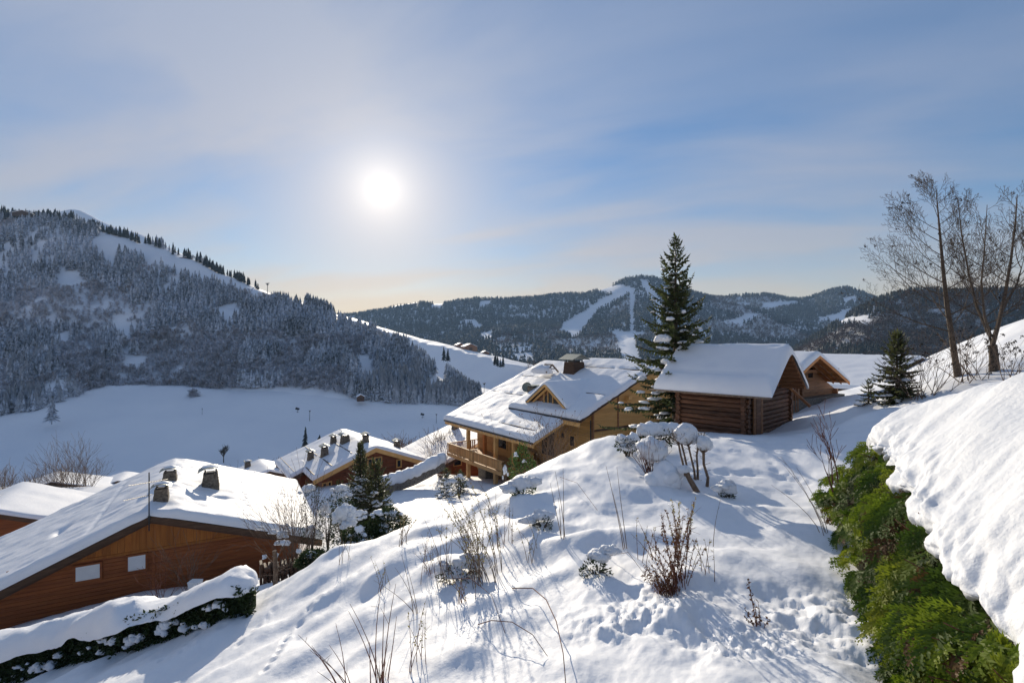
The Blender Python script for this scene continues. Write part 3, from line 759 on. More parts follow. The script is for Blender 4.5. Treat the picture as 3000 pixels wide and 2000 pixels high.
def snow_roof(parent, zf, u0, u1, v0, v1, T, r=0.4, step=0.35, over=0.08, rough=0.05, bumps=(), seed=0, name='snow_cover', m=None, wave=0.0, sub=0.02):
    u = edge_samples(u0 - over, u1 + over, step, r); v = edge_samples(v0 - over, v1 + over, step, r)
    U, V = np.meshgrid(u, v, indexing='ij')
    du = np.minimum(U - u[0], u[-1] - U); dv = np.minimum(V - v[0], v[-1] - V)
    q = np.minimum(du, dv) / r; q = np.clip(q, 0, 1)
    # rounded corner where two edges meet
    prof = (1 - (1 - q) ** 2.6) ** (1 / 2.6)
    n = fbm(U * 0.5 + seed, V * 0.5, seed, 3); Z = zf(U, V) + sub + T * prof * (1 + 0.14 * n) + rough * prof * fbm(U * 1.6, V * 1.6, seed + 5, 3)
    for (bu, bv, ru, rv, h) in bumps:
        Z = Z + h * np.exp(-((U - bu) / ru) ** 2 - ((V - bv) / rv) ** 2) * prof
    if wave:
        k = np.clip(1 - np.minimum(du, dv) / 0.5, 0, 1)
        Z = Z - wave * k * np.abs(vnoise(U * 2.3 + V * 2.1, V * 0.3, seed + 9))
    nu, nv = U.shape
    W = np.stack([U, V, Z], -1).reshape(-1, 3)
    i = np.arange(nu - 1)[:, None] * nv + np.arange(nv - 1)[None]
    F = np.stack([i, i + nv, i + nv + 1, i + 1], -1).reshape(-1, 4)
    return link_mesh(name, W, F, m or ROOFSNOW, parent, smooth=True)


def roof_slab(parent, pts, t, m=None, name='roof_deck'):
    """pts: 4 local corners of the top face; the slab hangs t below"""
    a = [Vector(p) - Vector((0, 0, t)) for p in pts]
    return MB().hull8(a, [Vector(p) for p in pts]).build(name, m or W_DARK, parent)


def plank_rows(parent, m, axis, c, a0, a1, zb, top, h, th=0.05, gap=0.012, name='plank', sgn=-1, inset=None):
    """horizontal planks on the plane axis=c, from zb up under top(a), each an object"""
    aa = np.linspace(a0, a1, 400); tz = np.array([top(x) for x in aa]); z = zb; out = []
    while z < tz.max() - 0.05:
        z1 = z + h - gap
        lo = aa[tz >= z + 0.02]; hi = aa[tz >= min(z1, tz.max() - 0.01)]
        if len(lo) < 2: break
        if len(hi) < 2: hi = np.array([lo.mean(), lo.mean()])
        p = [(lo[0], z), (lo[-1], z), (hi[-1], z1), (hi[0], z1)]
        j = random.uniform(-.006, .006)
        if axis == 'v': A = [(x, c + sgn * (th + j), w) for x, w in p]; B = [(x, c, w) for x, w in p]
        else: A = [(c + sgn * (th + j), x, w) for x, w in p]; B = [(c, x, w) for x, w in p]
        out.append(MB().hull8(A, B).build(name, m, parent)); z += h
    return out


def board_cols(parent, m, axis, c, a0, a1, bot, top, w, th=0.05, gap=0.012, name='board', sgn=-1):
    x = a0
    while x < a1 - 0.03:
        x1 = min(x + w - gap, a1); z0a, z0b = bot(x), bot(x1); z1a, z1b = top(x), top(x1)
        if min(z1a - z0a, z1b - z0b) > -0.02 and max(z1a - z0a, z1b - z0b) > 0.05:
            p = [(x, z0a), (x1, z0b), (x1, max(z1b, z0b + .01)), (x, max(z1a, z0a + .01))]; j = random.uniform(-.006, .006)
            if axis == 'v': A = [(q, c + sgn * (th + j), z) for q, z in p]; B = [(q, c, z) for q, z in p]
            else: A = [(c + sgn * (th + j), q, z) for q, z in p]; B = [(c, q, z) for q, z in p]
            MB().hull8(A, B).build(name, m, parent)
        x += w


def window_on(parent, axis, c, a0, a1, z0, z1, frame_m, pane_m, fw=0.09, sgn=-1, name='window', pane='pane', mullion=False):
    """frame of four bars with a pane (or roller shutter) set back inside it"""
    f = MB(); d0, d1 = c, c + sgn * 0.09
    def bx(b, p0, p1, q0, q1, e0, e1):
        e0, e1 = min(e0, e1), max(e0, e1)
        if axis == 'v': b.box(p0, p1, e0, e1, q0, q1)
        else: b.box(e0, e1, p0, p1, q0, q1)
    bx(f, a0 - fw, a1 + fw, z0 - fw, z0, d0, d1 + sgn * .02); bx(f, a0 - fw, a1 + fw, z1, z1 + fw, d0, d1)
    bx(f, a0 - fw, a0, z0, z1, d0, d1); bx(f, a1, a1 + fw, z0, z1, d0, d1)
    if mullion: bx(f, (a0 + a1) / 2 - .03, (a0 + a1) / 2 + .03, z0, z1, d0, d1 - sgn * .02)
    w = f.build(name, frame_m, parent)
    g = MB(); bx(g, a0, a1, z0, z1, c + sgn * 0.055, c + sgn * 0.065); g.build(pane, pane_m, w)
    return w


def chimney(parent, p, wid, ht, cap='arch', m=None, snow=0.16, dep=None, batter=0.8):
    """stone stack with a raised cap on short piers, snow on the cap"""
    m = m or CHIMSTONE; x, y, z = p; dep = dep or wid; b = MB(); nC = max(3, int(ht / 0.16)); rr = random.Random(int(x * 100))
    for k in range(nC):                     # courses of stone, slightly uneven
        f0 = 1 - (1 - batter) * k / nC; e = rr.uniform(-.018, .018); z0 = z - 0.5 if k == 0 else z + ht * k / nC
        b.box(x - wid / 2 * f0 - e, x + wid / 2 * f0 + e, y - dep / 2 * f0 - e, y + dep / 2 * f0 + e, z0, z + ht * (k + 1) / nC)
    st = b.build('chimney', m, parent); zt = z + ht; w2, d2 = wid / 2 * batter, dep / 2 * batter
    pr = MB()
    for sx in (-1, 1):
        for sy in (-1, 1): pr.box(x + sx * w2 * .8 - .05, x + sx * w2 * .8 + .05, y + sy * d2 * .8 - .05, y + sy * d2 * .8 + .05, zt + .004, zt + ht * .16)
    pr.box(x - w2 * .6, x + w2 * .6, y - d2 * .6, y + d2 * .6, zt + .003, zt + ht * .10)
    pr.build('cap_pier', DARKMETAL, st)
    zc = zt + ht * .16; c = MB()
    if cap == 'arch':
        n = 9; A = []; B = []
        for i in range(n):
            t = -1 + 2 * i / (n - 1); A.append((x + t * wid * .72, y - dep * .62, zc + .28 * wid * (1 - t * t))); B.append((x + t * wid * .72, y + dep * .62, zc + .28 * wid * (1 - t * t)))
        for i in range(n - 1):
            q = [A[i], A[i + 1], B[i + 1], B[i]]; c.hull8([(a, b_, z_ + .003) for a, b_, z_ in q], [(a, b_, z_ + .03) for a, b_, z_ in q])
        zs = zc + .22 * wid
    elif cap == 'gable':
        rz = .32 * wid
        for sg in (-1, 1):
            q = [(x, y - dep * .68, zc + rz), (x + sg * wid * .72, y - dep * .68, zc), (x + sg * wid * .72, y + dep * .68, zc), (x, y + dep * .68, zc + rz)]
            c.hull8([(a, b_, z_ + .003) for a, b_, z_ in q], [(a, b_, z_ + .05) for a, b_, z_ in q])
        zs = zc + rz * .5
    else:
        c.box(x - wid * .62, x + wid * .62, y - dep * .62, y + dep * .62, zc + .003, zc + .07); zs = zc + .07
    c.build('chimney_cap', GALV, st)
    if snow: MB().blob((x, y, zs), wid * .5, dep * .52, snow, int(x * 31), .2, 12, 6, -.2).build('cap_snow', ROOFSNOW, st, True)
    return st


# ---- the large left chalet
def left_chalet():
    F = Frame('left_chalet', 'large orange-brown chalet with broad snowy roof behind the snow-topped hedge', (-18.346, 26.0, -8.80), 0.503)
    R = F.root; kl, kr, WL, WR, Ln = 0.448, 0.335, 9.6, 8.25, 13.0
    zr = lambda u: -kr * u if u > 0 else kl * u
    zv = lambda U, V: np.where(U > 0, -kr, kl) * U - 0.12 * np.exp(-(U / 0.45) ** 2)
    roof_slab(R, [(-WL, 0, -kl * WL), (0, 0, 0), (0, Ln, 0), (-WL, Ln, -kl * WL)], 0.14)
    roof_slab(R, [(0.004, 0, 0), (WR, 0, -kr * WR), (WR, Ln, -kr * WR), (0.004, Ln, 0)], 0.14)
    def rp(px, py, k): return F.on(px, py, (k, 0, 1), 0.42)
    c1 = rp(617, 1424, kr); c2 = F.on(498, 1394, (-kl, 0, 1), .40); c3 = F.on(473, 1448, (-kl, 0, 1), .40)
    sk = F.on(640, 1455, (kr, 0, 1), .4); sl = F.on(180, 1555, (-kl, 0, 1), .4)
    pit = [(c1.x + .2, c1.y - 1.0, .9, .8, -.16), (c3.x + .1, c3.y - .9, .6, .7, -.2), (sk.x, sk.y, .55, .35, -.30), (sl.x, sl.y, .26, .75, -.34), (c3.x - .3, c3.y - 2.2, .5, .4, -.22), (c1.x, c1.y + .9, .7, .6, .12)]
    for k in range(24):   # prints of snow fallen from the ridge and an animal's trail
        t = k / 23; q = F.on(705 + 12 * t + (6 if k % 2 else 0), 1385 + 118 * t, (kr, 0, 1), .42); pit.append((q.x, q.y, .085, .11, -.10))
        q = F.on(745 + 105 * t, 1388 + 75 * t + (4 if k % 2 else -4), (kr, 0, 1), .42); pit.append((q.x, q.y, .09, .11, -.09))
    for k in range(30):
        t = k / 29; q = F.on(372 - 115 * t, 1410 + 150 * t, (-kl, 0, 1), .42); pit.append((q.x, q.y, .10, .22, -.075))
    snow_roof(R, zv, -WL, WR, 0, Ln, 0.46, 0.42, 0.13, 0.10, 0.06, pit, 3)
    # wall
    wv = 1.05; zb = -6.6; tp = lambda u: zr(u) - 0.16
    u0, u1 = -WL + 1.3, WR - 1.2
    back = MB(); back.prism([(u0, wv, zb), (u1, wv, zb), (u1, wv, tp(u1)), (0, wv, tp(0)), (u0, wv, tp(u0))], [(u0, Ln - 1, zb), (u1, Ln - 1, zb), (u1, Ln - 1, tp(u1)), (0, Ln - 1, tp(0)), (u0, Ln - 1, tp(u0))])
    back.build('wall', W_LEFT, R)
    zt = F.on(430, 1612, (0, 1, 0), wv).z
    plank_rows(R, W_LEFT, 'v', wv, u0, u1, zb, lambda u: min(tp(u), zt), 0.19, 0.045)
    MB().box(u0 + 2.6, u1 - .1, wv - 0.075, wv - 0.046, zt - 0.03, zt + 0.1).build('trim_rail', W_LEFTUP, R)
    board_cols(R, W_LEFTUP, 'v', wv, u0 + 2.0, u1, lambda u: zt + 0.104, tp, 0.30, 0.045)
    # barge boards, two deep
    bg = MB()
    for (h0, h1, v0, v1) in ((-.02, -.30, -.10, -.02), (-.16, -.46, .10, .18)):
        for (a, b) in ((-WL, 0), (0, WR)):
            q = [(a, v0, zr(a) + h0), (b, v0, zr(b) + h0), (b, v0, zr(b) + h1), (a, v0, zr(a) + h1)]
            MB().hull8(q, [(x, v1, z) for x, _, z in q]).build('barge_board', W_DARK, R)
    for (px, py) in ((435, 1532), (553, 1548), (654, 1559), (750, 1572), (840, 1580), (328, 1588), (199, 1646), (60, 1711)):
        q = F.on(px, py, (0, 1, 0), .45); z = zr(q.x) - .17
        MB().hull8([(q.x - .11, .30, z - .24), (q.x + .11, .30, z - .24), (q.x + .11, .22, z), (q.x - .11, .22, z)], [(q.x - .11, wv, z - .34), (q.x + .11, wv, z - .34), (q.x + .11, wv, z), (q.x - .11, wv, z)]).build('purlin_end', W_DARK, R)
    # shuttered windows
    for (xa, xb, ya, yb) in ((223, 294, 1659, 1701), (376, 427, 1629, 1671)):
        a = F.on(xa, yb, (0, 1, 0), wv); b = F.on(xb, yb - 10, (0, 1, 0), wv); t = F.on(xa, ya, (0, 1, 0), wv)
        w = window_on(R, 'v', wv - .046, a.x, b.x, a.z, t.z, W_LEFT, WHITE, 0.10, pane='roller_shutter')
    MB().box(F.on(450, 1650, (0, 1, 0), wv).x - .07, F.on(450, 1650, (0, 1, 0), wv).x + .07, wv - .09, wv - .046, zb, zt - .04).build('corner_post', W_LEFT, R)
    q = F.on(316, 1778, (0, 1, 0), wv); MB().box(q.x - .12, q.x + .12, wv - .06, wv - .046, q.z - .25, q.z + .25).build('vent_hatch', DARKMETAL, R)
    q = F.on(54, 1832, (0, 1, 0), wv); MB().box(q.x - .1, q.x + .1, wv - .07, wv - .046, q.z - .07, q.z + .07).build('meter_box', WHITE, R)
    chimney(R, (c1.x, c1.y, c1.z - .1), .95, .95, 'arch', snow=.14)
    chimney(R, (c2.x, c2.y, c2.z - .15), 0.72, 0.42, 'arch', snow=.16)
    chimney(R, (c3.x, c3.y, c3.z - .15), 0.66, 0.5, 'arch', snow=.14)
    sf = MB(); sf.box(sk.x - .5, sk.x + .5, sk.y - .25, sk.y + .25, sk.z - .30, sk.z - .26); sf.build('skylight', GALV, R)
    # aerial on its mast against the barge board
    base = F.world((-.05, -.16, 0)); T = thing('television_aerial', 'tall mast with two comb-like aerials above the left chalet gable', 'aerial', (base.x, base.y, base.z - .75))
    m = MB(); m.tube([(0, 0, 0), (0, 0, 2.95)], .028, 6); m.tube([(0, 0, .55), (0, 0, .75)], .06, 6); m.build('mast', DARKMETAL, T)
    for (z, a, b, n) in ((2.42, (-.9, 0, -.12), (.75, .1, .14), 13), (1.72, (-1.15, 0, -.16), (-.05, .1, .06), 12)):
        g = MB(); A = Vector(a) + Vector((0, 0, z)); B = Vector(b) + Vector((0, 0, z)); g.tube([A, B], .022, 4)
        for k in range(n):
            p = A.lerp(B, k / (n - 1)); g.tube([p + Vector((.06, -.28, .05)), p + Vector((-.06, .28, -.05))], .016, 4)
        g.build('antenna', DARKMETAL, T)


left_chalet()


# ---- the middle chalet with many chimneys
def mid_chalet():
    F = Frame('middle_chalet', 'red-brown chalet with six small chimneys on its snowy roof in mid distance', (-13.823, 52.0, -10.80), 0.596)
    R = F.root; k, WR, WL, WL2, v2, Ln = 0.392, 5.9, 6.1, 7.45, 4.0, 12.0
    z = lambda u: -k * abs(u)
    roof_slab(R, [(-WL, 0, z(WL)), (0, 0, 0), (0, Ln, 0), (-WL, Ln, z(WL))], .16); roof_slab(R, [(.004, 0, 0), (WR, 0, z(WR)), (WR, Ln, z(WR)), (.004, Ln, 0)], .16)
    roof_slab(R, [(-WL2, v2, z(WL2)), (-WL - .004, v2, z(WL) - .002), (-WL - .004, Ln, z(WL) - .002), (-WL2, Ln, z(WL2))], .16)
    zf = lambda U, V: -k * np.sqrt(U * U + .12)
    snow_roof(R, zf, -WL, WR, 0, Ln, .36, .3, .3, .06, .04, (), 13)
    snow_roof(R, lambda U, V: -k * np.abs(U) + .004, -WL2, -WL + .6, v2, Ln, .36, .3, .3, .06, .04, (), 14)
    wv = 1.1; zb = -5.4; tp = lambda u: z(u) - .18; a0, a1 = -WL + 1.0, WR - .9
    MB().prism([(a0, wv, zb), (a1, wv, zb), (a1, wv, tp(a1)), (0, wv, tp(0)), (a0, wv, tp(a0))], [(a0, Ln - 1, zb), (a1, Ln - 1, zb), (a1, Ln - 1, tp(a1)), (0, Ln - 1, tp(0)), (a0, Ln - 1, tp(a0))]).build('wall', W_MID, R)
    plank_rows(R, W_MID, 'v', wv, a0, a1, zb, tp, .26, .07, .02, 'log')
    MB().box(-WL2 + .8, a0, v2 + .9, Ln - 1, zb, z(WL2) - .02).build('wing', W_MID, R)
    for (a, b) in ((-WL, 0), (0, WR)):
        q = [(a, -.08, z(a) + .02), (b, -.08, z(b) + .02), (b, -.08, z(b) - .42), (a, -.08, z(a) - .42)]
        MB().hull8(q, [(x, -.004, w) for x, _, w in q]).build('barge_board', W_GOLDT, R)
    q = [(-WL2, v2 - .08, z(WL2) + .02), (-WL - .1, v2 - .08, z(WL) - .02), (-WL - .1, v2 - .08, z(WL) - .4), (-WL2, v2 - .08, z(WL2) - .36)]
    MB().hull8(q, [(x, v2 - .004, w) for x, _, w in q]).build('barge_board', W_DARK, R)
    for (xa, xb, ya, yb) in ((1098, 1115, 1341, 1366), (1163, 1172, 1348, 1366), (1078, 1088, 1345, 1366), (946, 954, 1416, 1450), (962, 968, 1412, 1450)):
        a = F.on(xa, yb, (0, 1, 0), wv); b = F.on(xb, yb, (0, 1, 0), wv); t = F.on(xa, ya, (0, 1, 0), wv)
        window_on(R, 'v', wv - .07, a.x, b.x, a.z, t.z, W_GOLDT, GLASS, .12)
    for (u, z0) in ((-3.2, -4.6), (2.9, -4.2), (0.2, -2.2)):
        MB().box(u - .09, u + .09, wv - .13, wv - .072, zb, min(z0 + 2.2, tp(u) - .02)).build('wall_post', W_MID, R)
    for (px, py, w, h) in ((910, 1345, .62, .8), (951, 1335, .7, .95), (977, 1297, .6, .75), (1011, 1295, .9, .8), (1071, 1293, .62, .75)):
        p = F.on(px, py, (-k, 0, 1), .34); chimney(R, (p.x, p.y, p.z - .1), w, h, 'gable' if w < .8 else 'arch', snow=.1)
    p = F.on(1163, 1310, (k, 0, 1), .34); chimney(R, (p.x, p.y, p.z - .1), .65, .75, 'gable', snow=.12)
    p = F.on(1001, 1290, (-k, 0, 1), .3); MB().tube([(p.x, p.y, p.z), (p.x, p.y, p.z + 1.1), (p.x - .25, p.y, p.z + 1.25)], .04, 5).build('vent_pipe', WHITE, R)
    for (u, v0, v1) in ((-2.1, 1.0, 8.2), (-4.25, 0.4, 5.2), (-4.3, 6.0, 11.6), (-5.9, 0.3, 3.9), (-6.9, 4.3, 11.8)):
        MB().bar((u, v0, z(u) + .345), (u, v1, z(u) + .345), .10, .10).build('snow_guard', W_DARK, R)


mid_chalet()


# ---- the golden chalet with the balcony
def main_chalet():
    F = Frame('golden_chalet', 'big golden-wood chalet with balcony, dormer and heavy roof snow beside the spruce', (5.839, 44.0, -6.95), 0.618)
    R = F.root; k, W, Ln, a, va, vb, v1 = 0.419, 10.96, 18.3, 3.36, 2.2, 18.3, 10.5
    up, lo = 0.22, -0.28
    z1 = lambda u: k * (W - abs(u - W)) + up
    z2 = lambda u: k * (W - abs(u - W)) + lo
    # upper roof over the near half, lower roof running out over the terrace
    roof_slab(R, [(0, 0, z1(0)), (W, 0, z1(W)), (W, v1, z1(W)), (0, v1, z1(0))], .26); roof_slab(R, [(W + .004, 0, z1(W)), (2 * W, 0, z1(2 * W)), (2 * W, v1, z1(2 * W)), (W + .004, v1, z1(W))], .26)
    roof_slab(R, [(-a, va, z2(-a)), (W - .3, va, z2(W - .3)), (W - .3, vb, z2(W - .3)), (-a, vb, z2(-a))], .2); roof_slab(R, [(W - .296, v1 + .01, z2(W - .3)), (2 * W, v1 + .01, z2(2 * W)), (2 * W, vb, z2(2 * W)), (W - .296, vb, z2(W - .3))], .2)
    zs1 = lambda U, V: k * (W - np.sqrt((U - W) ** 2 + .2)) + up
    zs2 = lambda U, V: k * (W - np.sqrt((U - W) ** 2 + .2)) + lo
    gr = []
    def groove(u, va_, vb_, dep=-.09, r=.14):
        n = max(2, int((vb_ - va_) / .5))
        for i in range(n + 1): gr.append((u, va_ + (vb_ - va_) * i / n, r, .42, dep * .72))
    groove(-2.35, 3.0, 17.0); groove(2.6, 10.8, 17.6); groove(6.6, 11, 17.4)
    g1 = list(gr); gr.clear(); groove(3.6, .3, 3.2, -.2); groove(8.6, .6, 8.5, -.2); g2 = list(gr)
    snow_roof(R, zs2, -a, 2 * W, va, vb, .42, .34, .22, .10, .05, g1, 23, wave=.12)
    snow_roof(R, zs1, 0, 2 * W, 0, v1, .46, .36, .22, .10, .05, g2, 24, wave=.18)
    # gable wall to the right, eave wall with window, terrace wall
    zb = -7.5; wv = .75; wu = 2.25; tp = lambda u: z1(u) - .30
    MB().prism([(wu, wv, zb), (2 * W - wu, wv, zb), (2 * W - wu, wv, tp(wu)), (W, wv, tp(W)), (wu, wv, tp(wu))], [(wu, Ln - 1, zb), (2 * W - wu, Ln - 1, zb), (2 * W - wu, Ln - 1, tp(wu) - .5), (W, Ln - 1, tp(W) - .5), (wu, Ln - 1, tp(wu) - .5)]).build('wall', W_GOLD, R)
    plank_rows(R, W_GOLD, 'v', wv, wu, 2 * W - wu, zb, tp, .24, .05)
    plank_rows(R, W_GOLD, 'u', wu, wv, v1 - .2, zb, lambda v: tp(wu), .24, .05)
    zbelt = F.on(1735, 1262, (0, 1, 0), wv).z
    MB().box(wu - .1, 2 * W - wu, wv - .13, wv - .056, zbelt - .09, zbelt + .09).build('belt_rail', W_DARK, R)
    u_ = F.on(1809, 1200, (0, 1, 0), wv).x; MB().box(u_ - .09, u_ + .09, wv - .12, wv - .056, zbelt + .095, tp(u_) - .02).build('wall_post', W_OLDWARM, R)
    MB().box(wu - .12, wu + .05, wv - .14, wv + .02, zb, tp(wu) - .01).build('corner_post', W_OLDWARM, R)
    for q in (F.on(1835, 1168, (0, 1, 0), wv),):
        MB().hull8([(q.x - .2, wv - .5, q.z - .02), (q.x + .2, wv - .5, q.z - .02), (q.x + .2, wv - .5, q.z + .3), (q.x - .2, wv - .5, q.z + .3)], [(q.x - .2, wv - .06, q.z - .3), (q.x + .2, wv - .06, q.z - .3), (q.x + .2, wv - .06, q.z + .3), (q.x - .2, wv - .06, q.z + .3)]).build('purlin_end', W_GOLDT, R)
    for (xa, xb, ya, yb, nm) in ((1590, 1627, 1258, 1332, 'window'), (1673, 1685, 1277, 1305, 'window')):
        p = F.on(xb, yb, (1, 0, 0), wu); q = F.on(xa, yb, (1, 0, 0), wu); t = F.on((xa + xb) / 2, ya, (1, 0, 0), wu)
        window_on(R, 'u', wu - .052, min(p.y, q.y), max(p.y, q.y), (p.z + q.z) / 2, t.z, W_GOLDT, GLASS, .13, mullion=(xb - xa) > 30)
    q = F.on(1651, 1274, (1, 0, 0), wu); MB().box(wu - .2, wu - .06, q.y - .09, q.y + .09, q.z - .2, q.z + .2).build('wall_lamp', DARKMETAL, R)
    # barge boards and eave gutter
    for (a0, a1) in ((0, W), (W, 2 * W)):
        q = [(a0, -.09, z1(a0) + .02), (a1, -.09, z1(a1) + .02), (a1, -.09, z1(a1) - .24), (a0, -.09, z1(a0) - .24)]
        MB().hull8(q, [(x, -.006, w) for x, _, w in q]).build('barge_board', W_DARK, R)
    q = [(-a, va - .09, z2(-a) + .02), (wu, va - .09, z2(wu) + .02), (wu, va - .09, z2(wu) - .26), (-a, va - .09, z2(-a) - .26)]
    MB().hull8(q, [(x, va - .006, w) for x, _, w in q]).build('barge_board', W_GOLDT, R)
    MB().box(-.22, -.06, .05, v1 - .1, z1(0) - .22, z1(0) - .02).build('gutter', DARKMETAL, R)
    MB().box(-.05, .02, 0.02, v1 - .1, z1(0) - .62, z1(0) - .27).build('eave_board', W_GOLDT, R)
    MB().box(-a - .16, -a - .02, va + .05, vb - .1, z2(-a) - .18, z2(-a) - .02).build('gutter', DARKMETAL, R)
    MB().box(-a - .01, -a + .1, va, vb - .1, z2(-a) - .5, z2(-a) - .22).build('eave_board', W_GOLDT, R)
    dp = MB(); dp.tube([(wu - .3, wv - .05, z1(0) - .3), (wu - .2, wv + .05, zbelt - .3), (wu - .2, wv + .05, zb)], .06, 6); dp.build('downpipe', DARKMETAL, R)
    ic = MB(); rr = random.Random(5)
    for i in range(70):
        v = rr.uniform(va + .2, vb - .2); L = rr.uniform(.08, .3); ic.tube([(-a - .09, v, z2(-a) - .02), (-a - .1, v, z2(-a) - .05 - L)], [.035, .006], 4)
    for i in range(22):
        v = rr.uniform(.3, v1 - .3); L = rr.uniform(.06, .22); ic.tube([(-.14, v, z1(0) - .05), (-.15, v, z1(0) - .08 - L)], [.04, .006], 4)
    tag(ic.build('icicles', ROOFSNOW, R), kind='stuff')
    # terrace wall, door, posts
    tw = .2; zt = -4.35; ts = F.on(1496, 1330, (1, 0, 0), tw).y
    MB().box(tw, wu - .3, ts, vb - 1.2, zb, z2(tw) - .24).build('terrace_wall', W_GOLD, R)
    plank_rows(R, W_GOLD, 'u', tw, ts, vb - 1.2, zt + .05, lambda v: z2(tw) - .3, .24, .04)
    p = F.on(1486, 1340, (1, 0, 0), tw); q = F.on(1463, 1340, (1, 0, 0), tw)
    window_on(R, 'u', tw - .045, min(p.y, q.y), max(p.y, q.y), zt + .1, zt + 2.25, W_GOLDT, GLASS, .12, name='door')
    p = F.on(1560, 1300, (1, 0, 0), wu); 
    # balcony
    c0 = F.on(1472, 1388, (1, 0, 0), -a - .35); c1 = F.on(1313, 1322, (1, 0, 0), -a - .35)
    zf = (c0.z + c1.z) / 2; bu = -a - .35; b0, b1 = c0.y, c1.y
    MB().box(bu, wu - .1, b0, b1, zf - .14, zf).build('balcony_floor', W_RAIL, R)
    MB().box(bu - .06, bu - .004, b0 - .06, b1 + .06, zf - .34, zf + .02).build('floor_beam', W_RAIL, R)
    MB().box(bu, wu - .1, b0 - .06, b0 - .004, zf - .34, zf + .02).build('floor_beam', W_RAIL, R)
    hr = 1.0
    MB().box(bu - .09, bu + .09, b0 - .1, b1 + .1, zf + hr, zf + hr + .07).build('handrail', W_RAIL, R)
    MB().box(bu + .1, tw - .1, b1 - .07, b1 + .09, zf + hr, zf + hr + .07).build('handrail', W_RAIL, R)
    MB().box(bu - .03, bu + .03, b0, b1, zf + .10, zf + .17).build('bottom_rail', W_RAIL, R)
    MB().box(bu + .1, tw - .1, b1 - .03, b1 + .03, zf + .10, zf + .17).build('bottom_rail', W_RAIL, R)
    sl = MB().box(-.02, .02, -.07, .07, 0, hr - .18).build('baluster', W_RAIL, R); sl.location = (bu, b0 + .12, zf + .174)
    n = int((b1 - b0 - .3) / .19)
    for i in range(1, n + 1): share('baluster', sl, R, (bu, b0 + .12 + i * (b1 - b0 - .24) / n, zf + .174))
    m_ = int((tw - .2 - bu) / .25)
    for i in range(1, m_): share('baluster', sl, R, (bu + .1 + i * .25, b1, zf + .174), (0, 0, math.pi / 2))
    for i in range(5):
        v = b0 + (b1 - b0) * i / 4; MB().box(bu - .12, bu - .095, v - .07, v + .07, zf - .2, zf + hr - .01).build('rail_post', W_RAIL, R)
    for (px, py) in ((1372, 1300), (1420, 1300), (1452, 1300)):
        u0 = {1372: -a + .45, 1420: -a + 2.2, 1452: -a + .55}[px]; p = F.on(px, py, (1, 0, 0), u0)
        MB().box(u0 - .16, u0 + .16, p.y - .16, p.y + .16, zf + .004, z2(u0) - .21).build('roof_post', W_ORANGE if px == 1420 else W_GOLDT, R)
    gz = zb + 1.1
    for (px, u0) in ((1372, bu + .5), (1452, bu + .5)):
        p = F.on(px, 1400, (1, 0, 0), u0); MB().box(u0 - .17, u0 + .17, p.y - .17, p.y + .17, zb - 1.5, zf - .145).build('balcony_post', W_RAIL, R)
    p = F.on(1426, 1400, (1, 0, 0), -1.6)
    MB().box(-2.2, -1.0, p.y - .7, p.y + .7, zb - 1.5, zf - .15).build('stone_pier', STONE, R)
    MB().box(-.8, wu - .1, b0 + .3, b1 - 4.5, zb - 1.5, zf - .15).build('basement_wall', W_OLDWARM, R)
    # terrace return and post by the window
    p = F.on(1505, 1300, (1, 0, 0), -a + 1.2)
    MB().box(-a + 1.05, -a + 1.3, p.y - .13, p.y + .13, zf - 2.0, z2(-a + 1.2) - .21).build('roof_post', W_GOLDT, R)
    p0 = F.on(1565, 1330, (1, 0, 0), wu - .8); p1 = F.on(1512, 1300, (1, 0, 0), wu - .8)
    MB().box(wu - .86, wu - .8, min(p0.y, p1.y), max(p0.y, p1.y), zf - .1, zf + .9).build('terrace_parapet', W_GOLD, R)
    # dormer facing left-front
    nrm = (-k, 0, 1)
    pl = F.on(1553, 1176, nrm, up + .42); pr = F.on(1672, 1190, nrm, up + .42); ud = (pl.x + pr.x) / 2
    vc = (pl.y + pr.y) / 2; hv = abs(pl.y - pr.y) / 2; zbse = z1(ud) + .42
    ap = F.on(1607, 1122, (1, 0, 0), ud); zap = ap.z; vc = ap.y * .5 + vc * .5; dk = (zap - zbse) / hv
    ue = ud + (zap - zbse) / k + .5
    for sg in (-1, 1):
        q = [(ud - .5, vc, zap + .02), (ud - .5, vc + sg * (hv + .15), zbse - .05), (ue, vc + sg * (hv + .15), zbse - .05), (ue, vc, zap + .02)]
        roof_slab(R, q, .16, name='dormer_roof')
        q2 = [(ud - .55, vc, zap - .04), (ud - .55, vc + sg * (hv + .1), zbse - .1), (ud - .55, vc + sg * (hv - .25), zbse - .1), (ud - .55, vc, zap - .34)]
        MB().hull8(q2, [(ud - .503, y, z) for _, y, z in q2]).build('dormer_barge_board', W_GOLDT, R)
        q3 = [(ud - .2, vc, zap - .30), (ud - .2, vc + sg * (hv - .3), zbse - .1), (ud - .2, vc + sg * (hv - .6), zbse - .1), (ud - .2, vc, zap - .58)]
        MB().hull8(q3, [(ud - .1, y, z) for _, y, z in q3]).build('dormer_rafter', W_GOLDT, R)
    snow_roof(R, lambda U, V: zap + .05 - dk * np.sqrt((V - vc) ** 2 + .05), ud - .5, ue + 1.2, vc - hv - .15, vc + hv + .15, .30, .26, .2, .06, .03, (), 27)
    MB().prism([(ud + .1, vc - hv + .3, zbse - .6), (ud + .1, vc + hv - .3, zbse - .6), (ud + .1, vc + hv - .3, zbse - .1), (ud + .1, vc, zap - .2), (ud + .1, vc - hv + .3, zbse - .1)],
               [(ue, vc - hv + .3, zbse - .6), (ue, vc + hv - .3, zbse - .6), (ue, vc + hv - .3, zbse - .1), (ue, vc, zap - .2), (ue, vc - hv + .3, zbse - .1)]).build('dormer_wall', W_OLDWARM, R)
